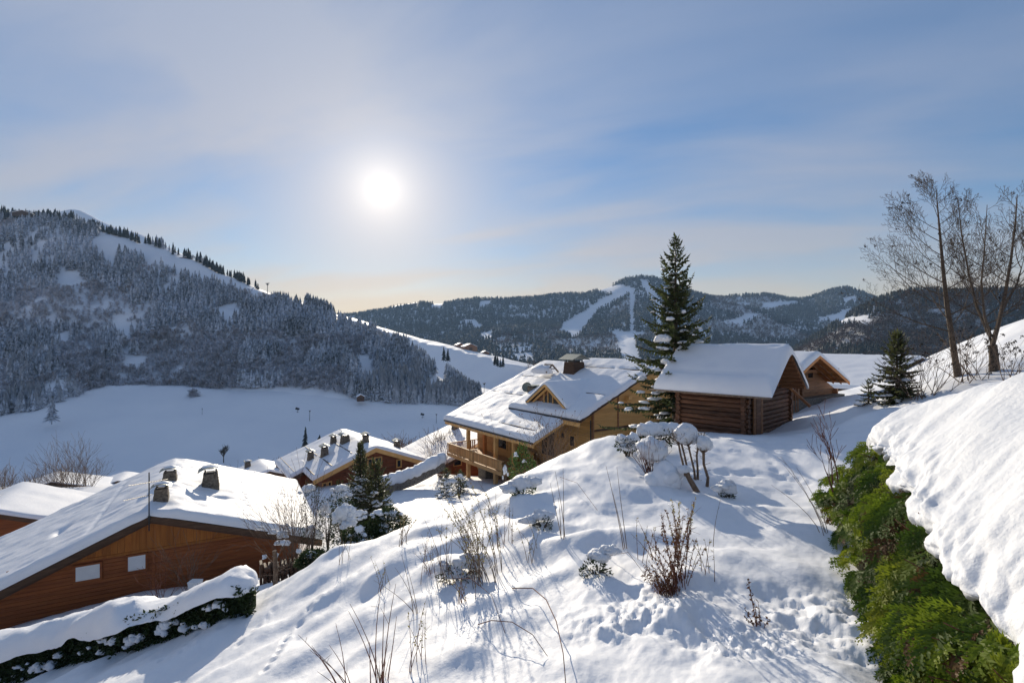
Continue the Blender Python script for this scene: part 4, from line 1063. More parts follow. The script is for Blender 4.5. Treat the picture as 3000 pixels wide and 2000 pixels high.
    MB().prism([(ud + .05, vc - hv * .55, zbse - .2), (ud + .05, vc + hv * .5, zbse - .2), (ud + .05, vc, zap - .75)], [(ud + .09, vc - hv * .55, zbse - .2), (ud + .09, vc + hv * .5, zbse - .2), (ud + .09, vc, zap - .75)]).build('dormer_window', GLASS, R)
    for dv in (-.55, 0.15, .75):
        MB().box(ud - .02, ud + .045, vc + dv - .06, vc + dv + .06, zbse - .3, zap - .5 - abs(dv) * dk).build('dormer_post', W_GOLDT, R)
    # chimneys, dish
    p = F.on(1682, 1092, nrm, up + .2); chimney(R, (p.x, p.y, p.z - .3), 1.75, 1.5, 'gable', W_DARK, 0, 1.75, .86)
    p = F.on(1608, 1092, nrm, up + .3); ch = MB()
    for sg in (-1, 1):
        ch.bar((p.x + sg * .9, p.y - .6, p.z + .1), (p.x, p.y - .6, p.z + .95), .14); ch.bar((p.x + sg * .9, p.y + .6, p.z + .1), (p.x, p.y + .6, p.z + .95), .14)
    ch.bar((p.x, p.y - .7, p.z + .95), (p.x, p.y + .7, p.z + .95), .14); ch.bar((p.x - .5, p.y - .6, p.z + .5), (p.x + .5, p.y - .6, p.z + .5), .1)
    ch.build('roof_lantern_frame', W_OLDGREY, R)
    MB().blob((p.x - .5, p.y + .5, p.z + .2), 1.1, 1.2, .7, 5, .3, 14, 8).build('lantern_snow', ROOFSNOW, R, True)
    p = F.on(1563, 1148, nrm, lo + .4); chimney(R, (p.x, p.y, p.z - .2), .95, .75, 'slab', CHIMSTONE, 0, .95, .95)
    p = F.on(1543, 1150, nrm, lo + .4); d = MB(); n = 14
    cx = Vector((p.x, p.y, p.z + .62)); ax = Vector((-.75, -.5, .35)).normalized(); e1 = ax.cross(Vector((0, 0, 1))).normalized(); e2 = e1.cross(ax)
    b0_ = len(d.v); d.v.append(tuple(cx - ax * .12))
    for rr_ in (.3, .55):
        for i in range(n):
            t = 2 * math.pi * i / n; d.v.append(tuple(cx + e1 * math.cos(t) * rr_ + e2 * math.sin(t) * rr_ + ax * (rr_ * rr_ * .4 - .12)))
    for i in range(n):
        j = (i + 1) % n; d.f += [(0, 1 + i, 1 + j), (1 + i, 1 + n + i, 1 + n + j, 1 + j)]
    d.tube([cx - ax * .1, (p.x + .15, p.y + .1, p.z + .3), (p.x + .15, p.y + .1, p.z - .2)], .04, 5); d.tube([cx - e2 * .5, cx + ax * .55], .02, 4); d.tube([cx + ax * .5, cx + ax * .62], .06, 5)
    d.build('satellite_dish', GALV, R)
    for (fu, fv0, fv1, zz) in ((-2.35, 3.2, 9.0, z2), (2.6, 11.0, 17.4, z2), (6.6, 11.2, 17.2, z2), (3.6, .5, 3.0, z1), (8.6, .8, 3.6, z1), (8.6, 4.2, 8.3, z1)):
        MB().bar((fu, fv0, zz(fu) + .34), (fu, fv1, zz(fu) + .34), .10, .10).build('snow_guard', W_DARK, R)
    return F


MAIN = main_chalet()


# ---- small dark log store in the middle of the lawn
def mazot():
    th = -0.80; O = Vector((12.15, 24.0, -2.50))
    F = Frame('log_store', 'small old dark log store on a stone base with a thick snow roof', O, th, 'log cabin')
    R = F.root; W, H, L = 2.6, 2.05, 5.95; k = H / W
    # local: u along the ridge (0 at the near gable, negative to the left), v from front eave to back eave
    z = lambda v: k * (W - abs(v - W))
    for (v0, v1) in ((0, W), (W + .003, 2 * W)):
        roof_slab(R, [(-L, v0, z(v0)), (0, v0, z(v0)), (0, v1, z(v1)), (-L, v1, z(v1))], .07, W_OLDWARM)
    # laths under the overhang at the gable
    for sg in (0, 1):
        for i in range(9):
            v = .18 + i * .28; v = v if sg == 0 else 2 * W - v
            MB().box(-1.25, -.03, v - .05, v + .05, z(v) - .17, z(v) - .085).build('roof_lath', W_OLDWARM, R)
    MB().box(-L - .35, 0.02, -.22, -.02, -.20, -.12).build('eave_plank', W_OLDGREY, R)
    MB().box(-L - .05, .02, -.17, -.01, -.115, .0).build('eave_plank', W_OLD, R)
    zf = lambda U, V: k * (W - np.sqrt((V - W) ** 2 + .10)) + .02
    snow_roof(R, zf, -L, 0, -.08, 2 * W, .55, .5, .16, .10, .05, [(-.55, W - .25, .3, .14, -.10), (-.2, W - .15, .3, .14, -.08)] + [(-5.5 + i * .55, .52, .3, .13, -.10) for i in range(11)], 33)
    # bounds of the log walls from the photograph
    uf = -1.28; vf = .42
    pl = F.on(1992, 1200, (0, 1, 0), vf); u0 = pl.x
    pr = F.on(2182, 1220, (0, 1, 0), vf); u1 = pr.x
    pb = F.on(2308, 1200, (1, 0, 0), u1); v1 = pb.y
    zb = -2.75; zt = -.10; n = 11; h = (zt - zb) / n
    rr = random.Random(3)
    def log(p, q, r, nm='log', m=W_OLD):
        p, q = Vector(p), Vector(q); mm = [p.lerp(q, t) + Vector((0, 0, rr.uniform(-.012, .012))) for t in (0, .33, .66, 1)]
        b = MB(); b.tube(mm, [r * rr.uniform(.94, 1.04) for _ in mm], 8); return b.build(nm, m, R, False)
    core = MB(); core.box(u0 + .12, u1 - .12, vf + .12, v1 - .12, zb, zt + .1); core.build('inner_wall', W_OLD, R)
    for i in range(n):
        zc = zb + h * (i + .5); r = h * .53
        e = .22 + rr.uniform(-.03, .05)
        log((u0 - e, vf, zc), (u1 + e, vf, zc), r)
        log((u0 - e, v1, zc), (u1 + e, v1, zc), r)
        log((u1, vf - e, zc + h * .5), (u1, v1 + e, zc + h * .5), r)
        log((u0, vf - e, zc + h * .5), (u0, v1 + e, zc + h * .5), r)
    # gable boards on the near end
    vm = (vf + v1) / 2
    board_cols(R, W_OLDWARM, 'u', u1 + .1, vf + .1, v1 - .1, lambda v: zt + h * .6, lambda v: z(v) - .2, .24, .05, sgn=1)
    # door frame of upright boards on the near end
    for (va_, vb_, m) in ((vf + .55, vf + .80, W_OLDWARM), (vf + .85, vf + 1.45, W_OLD), (vf + 1.5, vf + 1.75, W_OLDWARM)):
        MB().box(u1 + .17, u1 + .24, va_, vb_, zb + .35, zt - .15).build('door_board', m, R)
    # roof brackets
    for (v0_, z0_) in ((vf + .5, 1.0), (v1 - .4, 1.0)):
        MB().bar((u1 + .1, v0_, zt + .1), (-.1, v0_, z(v0_) - .3), .14).build('roof_bracket', W_OLDWARM, R)
    MB().bar((u1 + .35, W - .55, z(W - .55) - .30), (u1 + .45, W + .75, z(W - .55) - 1.35), .05, .24).build('loose_board', W_ORANGE, R)
    # stone base: rubble stones in two courses
    for (ax, c, a0, a1, sg) in (('v', vf - .1, u0 - .2, u1 + .2, -1), ('u', u1 + .1, vf - .2, v1 + .2, 1)):
        for row in range(3):
            x = a0
            while x < a1:
                w = rr.uniform(.28, .5); hh = .24; zc = zb - .62 + row * .22
                if ax == 'v': c_ = (x + w / 2, c + .04, zc); q = (w * .56, .2, hh * .62)
                else: c_ = (c - .04, x + w / 2, zc); q = (.2, w * .56, hh * .62)
                MB().blob(c_, *q, rr.randint(0, 9999), .25, 8, 5, -.9).build('stone', STONE, R); x += w
    MB().box(u0 - .1, u1 + .08, vf - .05, v1 + .05, zb - 1.2, zb + .01).build('stone_base', STONE, R)
    return F


MAZ = mazot()


# ---- second cabin behind it
def second_cabin():
    # near gable apex at (2400,1037); gable runs right and away
    F = Frame('open_gable_cabin', 'wooden cabin with orange underside of its gable roof behind the log store', P(2400, 1040, 33.0), 0.62, 'log cabin')
    R = F.root; k = .62
    pr = F.on(2487, 1118, (0, 1, 0), 0); WR = pr.x; k = -pr.z / pr.x; WL = 2.2; Ln = 6.0
    z = lambda u: -k * abs(u)
    for (a, b) in ((-WL, 0), (.003, WR)): roof_slab(R, [(a, 0, z(a)), (b, 0, z(b)), (b, Ln, z(b)), (a, Ln, z(a))], .10, W_ORANGE)
    snow_roof(R, lambda U, V: -k * np.sqrt(U * U + .06), -WL, WR, 0, Ln, .34, .3, .2, .06, .04, (), 43)
    for sg, We in ((-1, WL), (1, WR)):
        for v in (-.06, .45, .95):
            q = [(0, v, -.02), (sg * We, v, z(We) - .02), (sg * We, v, z(We) - .2), (0, v, -.22)]
            MB().hull8(q, [(x, v + .05, w) for x, _, w in q]).build('rafter', W_ORANGE if v < 0 else W_OLDWARM, R)
        for i in range(5):
            u = sg * (We * (i + .5) / 5)
            MB().box(u - .14, u + .14, .03, 1.3, z(u) - .135, z(u) - .104).build('soffit_board', W_ORANGE, R)
    wv = 1.4; zb = -3.6; pw = F.on(2442, 1150, (0, 1, 0), wv); u1 = pw.x; u0 = -WL + .6
    tp = lambda u: z(u) - .14
    MB().prism([(u0, wv, zb), (u1, wv, zb), (u1, wv, tp(u1)), (0, wv, tp(0)), (u0, wv, tp(u0))], [(u0, Ln - .5, zb), (u1, Ln - .5, zb), (u1, Ln - .5, tp(u1)), (0, Ln - .5, tp(0)), (u0, Ln - .5, tp(u0))]).build('wall', W_OLDWARM, R)
    plank_rows(R, W_OLDWARM, 'v', wv, u0, u1, zb, tp, .22, .05)
    for u in (-.35, .25, u1 - .1): MB().box(u - .11, u + .11, wv - .3, wv - .06, zb, z(u) - .2).build('post', W_OLDWARM, R)
    MB().bar((-WL + .3, wv - .2, -1.15), (u1 + .2, wv - .2, -1.15), .2).build('tie_beam', W_OLDWARM, R)
    q = F.on(2373, 1075, (0, 1, 0), wv); MB().box(q.x - .35, q.x + .25, wv - .08, wv - .055, q.z - .7, q.z + .5).build('dark_opening', GLASS, R)
    # low lean-to and stone footing to the left
    a = F.on(2305, 1190, (0, 1, 0), wv - .6).x
    MB().box(a, u0 + .4, wv - .6, wv + 2, zb, -2.1).build('low_wall', W_OLDWARM, R)
    plank_rows(R, W_OLDWARM, 'v', wv - .6, a, u0 + .4, zb + .7, lambda u: -2.1, .24, .05)
    for i in range(4): x = a + (u0 + .4 - a) * (i + .5) / 4; MB().box(x - .07, x + .07, wv - .74, wv - .66, zb, -2.0).build('post', W_OLDWARM, R)
    snow_roof(R, lambda U, V: np.full_like(U, -2.08), a - .2, u0 + .3, wv - .9, wv + 2, .22, .2, .3, .03, .03, (), 47)
    MB().box(a - .1, u1 + .05, wv - .72, wv + 1, zb - 1.6, zb + .72).build('stone_base', STONE, R)


second_cabin()


# ---- roofs further off
def snow_house(name, label, px, py, d, th, WL, WR, Ln, k, wallm, T=.35, zb=-5, ridge_first=True, chim=0, bargem=None, seed=0):
    F = Frame(name, label, P(px, py, d), th, 'house'); R = F.root; z = lambda u: -k * abs(u)
    for (a, b) in ((-WL, 0), (.003, WR)): roof_slab(R, [(a, 0, z(a)), (b, 0, z(b)), (b, Ln, z(b)), (a, Ln, z(a))], .2)
    snow_roof(R, lambda U, V: -k * np.sqrt(U * U + .1), -WL, WR, 0, Ln, T, .35, .45, .06, .06, (), seed)
    tp = lambda u: z(u) - .2; u0, u1, wv = -WL + .9, WR - .9, 1.0
    MB().prism([(u0, wv, zb), (u1, wv, zb), (u1, wv, tp(u1)), (0, wv, tp(0)), (u0, wv, tp(u0))], [(u0, Ln - 1, zb), (u1, Ln - 1, zb), (u1, Ln - 1, tp(u1)), (0, Ln - 1, tp(0)), (u0, Ln - 1, tp(u0))]).build('wall', wallm, R)
    for (a, b) in ((-WL, 0), (0, WR)):
        q = [(a, -.08, z(a) + .02), (b, -.08, z(b) + .02), (b, -.08, z(b) - .34), (a, -.08, z(a) - .34)]
        MB().hull8(q, [(x, -.004, w) for x, _, w in q]).build('barge_board', bargem or W_DARK, R)
    rr = random.Random(seed)
    for i in range(chim):
        u = rr.uniform(-WL * .6, WR * .4); chimney(R, (u, rr.uniform(Ln * .3, Ln * .8), z(u) + T - .1), .8, .8, 'slab', snow=.15)
    for i in range(2):
        u = u0 + (u1 - u0) * (.3 + .4 * i); window_on(R, 'v', wv, u - .45, u + .45, zb + 2.2, zb + 3.3, W_GOLDT, GLASS, .1)
    return F


snow_house('small_left_house', 'snow-roofed house with orange wall at the left edge of the picture', -40, 1500, 40, .52, 5, 9, 9, .36, W_LEFT, chim=1, seed=51)
snow_house('house_below_balcony', 'snow-covered roof seen below the balcony of the golden chalet', 1440, 1285, 62, .60, 9, 6, 11, .36, W_MID, chim=1, seed=53)
snow_house('roof_behind_cabins', 'low snow-covered roof behind the two small cabins', 2700, 1048, 60, .62, 14, 8, 16, .22, W_GOLD, chim=0, seed=55)
snow_house('valley_house_stone', 'stone-coloured house among leafless bushes behind the left roofs', 150, 1412, 88, .62, 7, 9, 9, .3, STONE, chim=0, seed=57, T=.15)
snow_house('valley_house_red', 'small dark red roofed house beyond the left chalet ridge', 345, 1408, 96, .5, 5, 6, 8, .3, W_MID, chim=0, seed=58, T=.12)
snow_house('roof_beside_middle_chalet', 'small snowy roof with chimneys tucked behind the middle chalet', 790, 1380, 72, .62, 5, 5, 8, .36, W_MID, chim=2, seed=59)
# ------------------------------------------------------------------ plants
class LeafB:
    """leaf-sized blades gathered into one foliage mesh"""
    def __init__(s): s.v = []; s.f = []
    def blade(s, p, d, n, L, w):
        """pointed blade from p along d, width across d x n"""
        d = d.normalized(); a = d.cross(n)
        a = a.normalized() if a.length > 1e-6 else Vector((1, 0, 0)); b = len(s.v); m = p + d * (L * .45)
        s.v += [tuple(p), tuple(m + a * w), tuple(p + d * L), tuple(m - a * w)]; s.f.append((b, b + 1, b + 2, b + 3))
    def build(s, name, m, parent=None): return link_mesh(name, s.v, s.f, m, parent)


def rand_dir(r):
    z = r.uniform(-1, 1); a = r.uniform(0, 6.283); q = math.sqrt(1 - z * z); return Vector((q * math.cos(a), q * math.sin(a), z))


def spruce(root, H, R, seed, spacing=.3, per=7, twig=.42, snow=.25, m=None, skew=(0, 0), start=.06, droop=1.0, pow_=.85, dens=1.0, rag=.22):
    r = random.Random(seed); lf = LeafB(); wood = MB(); sn = MB()
    wood.tube([(0, 0, -.3), (0, 0, H * .5), (0, 0, H * .97)], [H * .018 + .03, H * .011 + .015, .012], 7)
    z = H * start; nsn = 0
    while z < H * .985:
        f = z / H; Rm = R * (1 - f) ** pow_ + .07; k = per if f < .75 else max(4, per - 2); a0 = r.uniform(0, 6.28)
        for i in range(k):
            a = a0 + 6.283 * i / k + r.uniform(-.35, .35); sk = 1 + skew[0] * math.cos(a - skew[1]) * (1 - f)
            L = Rm * r.uniform(.9 - rag, .9 + rag) * sk; el = -.28 * droop + .95 * f + r.uniform(-.12, .12)
            h = Vector((math.cos(a), math.sin(a), 0)); n = max(3, int(L / .17)); p = Vector((0, 0, z + r.uniform(-.08, .08))); pts = [p.copy()]
            for j in range(n):
                e = el + (.55 * (j / n) ** 2 - .15 * (1 - f)) ; p = p + (h * math.cos(e) + Vector((0, 0, math.sin(e)))) * (L / n); pts.append(p.copy())
            wood.tube(pts[::max(1, n // 3)] if n > 3 else pts, [.012 + .018 * (1 - f)] * len(pts[::max(1, n // 3)] if n > 3 else pts), 3, False)
            for j in range(1, n + 1):
                t = j / n; q = pts[j]; dr = (pts[j] - pts[j - 1]).normalized(); side = dr.cross(Vector((0, 0, 1))).normalized()
                tl = twig * (1.05 - .55 * t) * (.55 + .45 * min(1, L)) * r.uniform(.75, 1.2)
                for sg in (-1, 1):
                    if r.random() > dens: continue
                    d = (dr * r.uniform(.5, .9) + side * sg * r.uniform(.6, 1) + Vector((0, 0, r.uniform(-.45, .12))))
                    lf.blade(q, d, Vector((0, 0, 1)), tl, tl * .20); lf.blade(q, d, side + Vector((0, 0, .2)), tl * .95, tl * .17)
                lf.blade(q, dr * .35 + side * r.uniform(-.5, .5) + Vector((0, 0, -.85)), side, tl * .62, tl * .17)
                if r.random() < .75: lf.blade(q, dr + Vector((r.uniform(-.3, .3), r.uniform(-.3, .3), r.uniform(-.5, .5))), Vector((0, 0, 1)), tl * .8, tl * .2)
            dr = (pts[-1] - pts[-2]).normalized(); lf.blade(pts[-1], dr + Vector((0, 0, .25)), Vector((0, 0, 1)), twig * .7, twig * .14)
            if L > .5 and r.random() < snow * (1.25 - f):
                for t in (r.uniform(.35, .6), r.uniform(.6, .95)):
                    q = pts[int(t * n)]; w = r.uniform(.10, .24) * (.6 + .4 * min(L, 2)); sn.blob((q.x, q.y, q.z + .05), w * r.uniform(.8, 1.4), w * r.uniform(.8, 1.4), w * .45, r.randint(0, 99999), .35, 8, 5, -.25); nsn += 1
        z += spacing * (1.0 if f < .6 else .8) * r.uniform(.8, 1.2)
    lf.blade(Vector((0, 0, H * .93)), Vector((0, 0, 1)), Vector((1, 0, 0)), H * .07, .03); lf.blade(Vector((0, 0, H * .93)), Vector((0, 0, 1)), Vector((0, 1, 0)), H * .07, .03)
    wood.build('trunk', BARK, root); tag(lf.build('crown', m or SPRUCE, root), kind='stuff')
    if nsn: tag(sn.build('snow_load', ROOFSNOW, root, True), kind='stuff')
    return sn


def bare_branches(mb, p, d, L, r, lev, rnd, tips, up=.12, spread=.6, kids=(3, 4), minr=.004, sides=4):
    n = max(2, int(3 + (lev > 1))); pts = [p.copy()]; rad = [r]; d = d.normalized()
    for i in range(n):
        d = (d + Vector((rnd.uniform(-.16, .16), rnd.uniform(-.16, .16), rnd.uniform(-.08, .08) + up * .35))).normalized()
        p = p + d * (L / n); pts.append(p.copy()); rad.append(max(minr, r * (1 - .72 * (i + 1) / n)))
    mb.tube(pts, rad, sides if lev > 1 else 3, False)
    if lev == 0: tips.append(pts[-1]); return
    k = rnd.randint(*kids) + (1 if lev >= 2 else 0)
    for i in range(k):
        t = rnd.uniform(.28, 1.0) if i else 1.0; j = min(n - 1, int(t * n)); q = pts[j].lerp(pts[j + 1], t * n - j if t < 1 else 1)
        dd = (pts[min(j + 1, n)] - pts[j]).normalized(); perp = dd.cross(rand_dir(rnd))
        perp = perp.normalized() if perp.length > .01 else Vector((1, 0, 0))
        nd = dd + perp * rnd.uniform(.45, 1.0) * spread * 1.3 + Vector((0, 0, up))
        bare_branches(mb, q, nd, L * rnd.uniform(.48, .74), max(minr, rad[j] * .62), lev - 1, rnd, tips, up, spread, kids, minr, sides)


def stems(root, specs, m, leaves=None, lm=None, seed=0, r0=.011, side=.3):
    """upright dry stems: specs = (x, y, lean dx, dy, height)"""
    rnd = random.Random(seed); mb = MB(); lf = LeafB()
    for (x, y, dx, dy, h) in specs:
        pts = []; c = rnd.uniform(-.12, .12)
        for i in range(6):
            t = i / 5; b = math.sin(t * 3.1) * c * h * .35
            pts.append((x + dx * t ** 1.4 + b * .6, y + dy * t ** 1.4 + b * .3, -.12 + (h + .12) * t * (1 - .08 * t)))
        mb.tube(pts, [r0, r0 * .95, r0 * .8, r0 * .65, r0 * .5, r0 * .3], 4, False)
        for i in range(int(h * 5 * side)):
            t = rnd.uniform(.35, .95); j = int(t * 5); q = Vector(pts[j]).lerp(Vector(pts[j + 1]), t * 5 - j); d = (rand_dir(rnd) + Vector((0, 0, .7))).normalized()
            mb.tube([q, q + d * h * rnd.uniform(.06, .2)], [r0 * .5, r0 * .25], 3, False)
        if leaves:
            for i in range(int(leaves * h)):
                t = rnd.uniform(.15, 1) ** .7; j = min(4, int(t * 5)); q = Vector(pts[j]).lerp(Vector(pts[j + 1]), t * 5 - j)
                lf.blade(q, rand_dir(rnd) + Vector((0, 0, -.4)), rand_dir(rnd), rnd.uniform(.03, .07), rnd.uniform(.008, .018))
    tag(mb.build('stem', m, root), kind='stuff')
    if leaves and lf.v: tag(lf.build('leaf', lm or DEADLEAF, root), kind='stuff')


def leafy(root, cx, cz, rx, ry, rz, n, m, seed, L=(.08, .16), w=.35, shell=.55):
    """shrub: stems and a volume of separate leaves"""
    rnd = random.Random(seed); lf = LeafB(); st = MB()
    for i in range(9):
        a = rnd.uniform(0, 6.28); st.tube([(cx * .2, 0, -.3), (cx * .6 + rx * .3 * math.cos(a), ry * .3 * math.sin(a), cz * .6), (cx + rx * .75 * math.cos(a), ry * .75 * math.sin(a), cz + rz * rnd.uniform(-.3, .7))], [.03, .02, .008], 4, False)
    for i in range(n):
        d = rand_dir(rnd); q = shell + (1.02 - shell) * rnd.random() ** .6; lump = 1 + .22 * math.sin(3 * d.x + seed) * math.sin(4 * d.z + 2 * d.y)
        p = Vector((cx + d.x * rx * q * lump, d.y * ry * q * lump, cz + d.z * rz * q * lump)); l = rnd.uniform(*L)
        lf.blade(p, d + rand_dir(rnd) * .9 + Vector((0, 0, .1)), rand_dir(rnd), l, l * w * .5)
    tag(st.build('stem', BARK, root), kind='stuff'); tag(lf.build('foliage', m, root), kind='stuff')


def caps(root, lst, seed, m=None, name='snow_cap', amp=.3, flat=-.6):
    """cushions of lodged snow: one main lump with smaller lumps grown into it"""
    for i, (x, y, z, rx, ry, rz) in enumerate(lst):
        rnd = random.Random(seed + i * 7); rz = max(rz, .55 * min(rx, ry)); o = MB()
        o.blob((x, y, z), rx * .80, ry * .80, rz * .9, seed + i * 7, amp, 16, 10, flat)
        for k in range(8 if max(rx, ry) > .14 else 3):
            a = rnd.uniform(0, 6.28); e = rnd.uniform(-.35, .95); c = math.sqrt(max(0, 1 - e * e)); f = rnd.uniform(.28, .52)
            o.blob((x + rx * .62 * c * math.cos(a), y + ry * .62 * c * math.sin(a), z + rz * .62 * e), rx * f, ry * f, max(rz, .6 * rx) * f, rnd.randint(0, 99999), amp, 9, 6, -.8)
        V = np.array(o.v); n = fbm(V[:, 0] * 6 + V[:, 2] * 5, V[:, 1] * 6 - V[:, 2] * 4, seed + i, 3)[:, None]
        c = np.array([[x, y, z]]); V = c + (V - c) * (1 + .30 * n); o.v = [tuple(v) for v in V]
        tag(o.build(name, m or SNOW, root, True), kind='stuff')


def plant(name, label, px, py, cat, dmin=3.0, d=None, group=None):
    """root of a plant at the near ground seen at that pixel, or standing at depth d"""
    if d is None: p = hit(px, py, dmin)
    else:
        x = (px - 1500) / FPX * d; p = ground_at(x, d)
    return thing(name, label, cat, p, 0, group)


def mpp(root): return root.location.y / FPX          # metres per photo pixel at a plant


# --- conifers
def build_conifers():
    t = thing('large_spruce', 'tall dark spruce with snow on its branches between golden chalet and log store', 'tree', (9.75, 30.5, -5.9)); t.rotation_euler[2] = 2.2
    spruce(t, 12.2, 3.5, 5, .37, 6, .52, .42, skew=(.22, .9), pow_=.95, rag=.52, dens=.85)
    big = [(-1.55, -.9, 6.05, .72, .5, .26), (-1.35, -1.2, 4.7, .5, .5, .2), (-1.2, -1.0, 4.1, .6, .5, .2), (-.2, -1.9, 2.0, .45, .4, .45), (-1.0, -1.2, 7.2, .35, .3, .15), (.2, -1.1, 7.6, .32, .3, .18), (.2, -1.7, 1.0, .4, .3, .9), (1.0, -1.2, 5.2, .5, .45, .18), (-.4, -1.6, 5.0, .5, .4, .2)]
    rot = Matrix.Rotation(-2.2, 3, 'Z')
    for i, (x, y, z, a, b, c) in enumerate(big):
        q = rot @ Vector((x * .62, y * .8, z)); a *= .72; c *= .7; caps(t, [(q.x, q.y, q.z, a, a, c)], 600 + i * 13, ROOFSNOW, 'branch_snow', .4)
    t = plant('small_spruce', 'bushy small spruce on the snow bank below the bare trees', 2628, 1160, 'tree', d=23.5)
    spruce(t, 3.15, 1.05, 9, .14, 8, .32, .10, YOUNGSPRUCE, pow_=.75, start=.03, rag=.35)
    t = plant('spruce_sapling', 'tiny spruce sapling left of the bushy small spruce', 2545, 1125, 'tree', d=24.5)
    spruce(t, 1.1, .5, 10, .16, 6, .22, .3, YOUNGSPRUCE)
    t = plant('garden_spruce', 'slender young spruce with snow tufts before the middle chalet gable', 1056, 1500, 'tree', d=29); h = 3.4 / 1
    zt = P(1056, 1298, 29).z - t.location.z; spruce(t, zt, 1.1, 12, .17, 9, .32, .30, YOUNGSPRUCE, pow_=.8, start=.1)
    t = plant('garden_spruce', 'broad olive-green young spruce right of the slender one', 1100, 1500, 'tree', d=27.5)
    zt = P(1092, 1352, 27.5).z - t.location.z; spruce(t, zt, 1.3, 13, .17, 9, .32, .15, YOUNGSPRUCE, pow_=.65, start=.08)
    t = plant('garden_spruce', 'low young spruce in snow beside the chalet balcony posts', 1308, 1410, 'tree', d=41)
    spruce(t, 2.3, 1.0, 14, .2, 6, .3, .6, YOUNGSPRUCE, pow_=.7)
    t = plant('garden_spruce', 'small dark conifer under the balcony of the golden chalet', 1350, 1385, 'tree', d=43)
    spruce(t, 1.9, .8, 15, .2, 6, .3, .5, YOUNGSPRUCE, pow_=.7)
    t = thing('lone_spruce', 'narrow dark spruce standing alone on the meadow behind the middle chalet', 'tree', P(895, 1322, 273)); V, Fc = tiered_conifer(31, 12, 9, .13)
    link_mesh('crown', V * np.array([13.5, 13.5, 13.5]), Fc, FORESTDARK, t)
    t = thing('lone_spruce', 'low dark conifer peeking over the middle chalet roof', 'tree', P(936, 1318, 262)); V, Fc = tiered_conifer(32, 8, 9, .32)
    link_mesh('crown', V * 8.0, Fc, FORESTDARK, t)
    t = thing('meadow_edge_spruce', 'big frosted spruce at the left edge of the shaded meadow', 'tree', P(152, 1243, 285)); V, Fc = tiered_conifer(33, 12, 9, .2)
    link_mesh('crown', V * 17.0, Fc, FOREST, t)
    t = thing('meadow_edge_bush', 'round dark bush at the lower edge of the forest', 'bush', P(568, 1175, 352)); V, Fc = twiggy_tree(34, 160)
    link_mesh('crown', V * np.array([16, 16, 11]), Fc, FROSTTWIG, t)
    for (px, py, h, lb) in ((1300, 1060, 17, 'left one of a pair of spruces on the open ski slope'), (1312, 1062, 16, 'right one of a pair of spruces on the open ski slope')):
        i = len(bpy.data.objects); t = thing('slope_spruce', lb, 'tree', P(px, py, 560)); V, Fc = tiered_conifer(i, 9, 8, .17); link_mesh('crown', V * h, Fc, FORESTDARK, t)
    for i, (px, py) in enumerate(((1449, 1072), (1458, 1076), (1466, 1078), (1474, 1078), (1452, 1068))):
        t = thing('slope_spruce', 'spruce in the small clump at the lower end of the ski slope', 'tree', P(px, py, 520), 0, 'spruce clump on the ski slope'); V, Fc = tiered_conifer(60 + i, 8, 7, .17); link_mesh('crown', V * random.uniform(9, 13), Fc, FORESTDARK, t)


build_conifers()


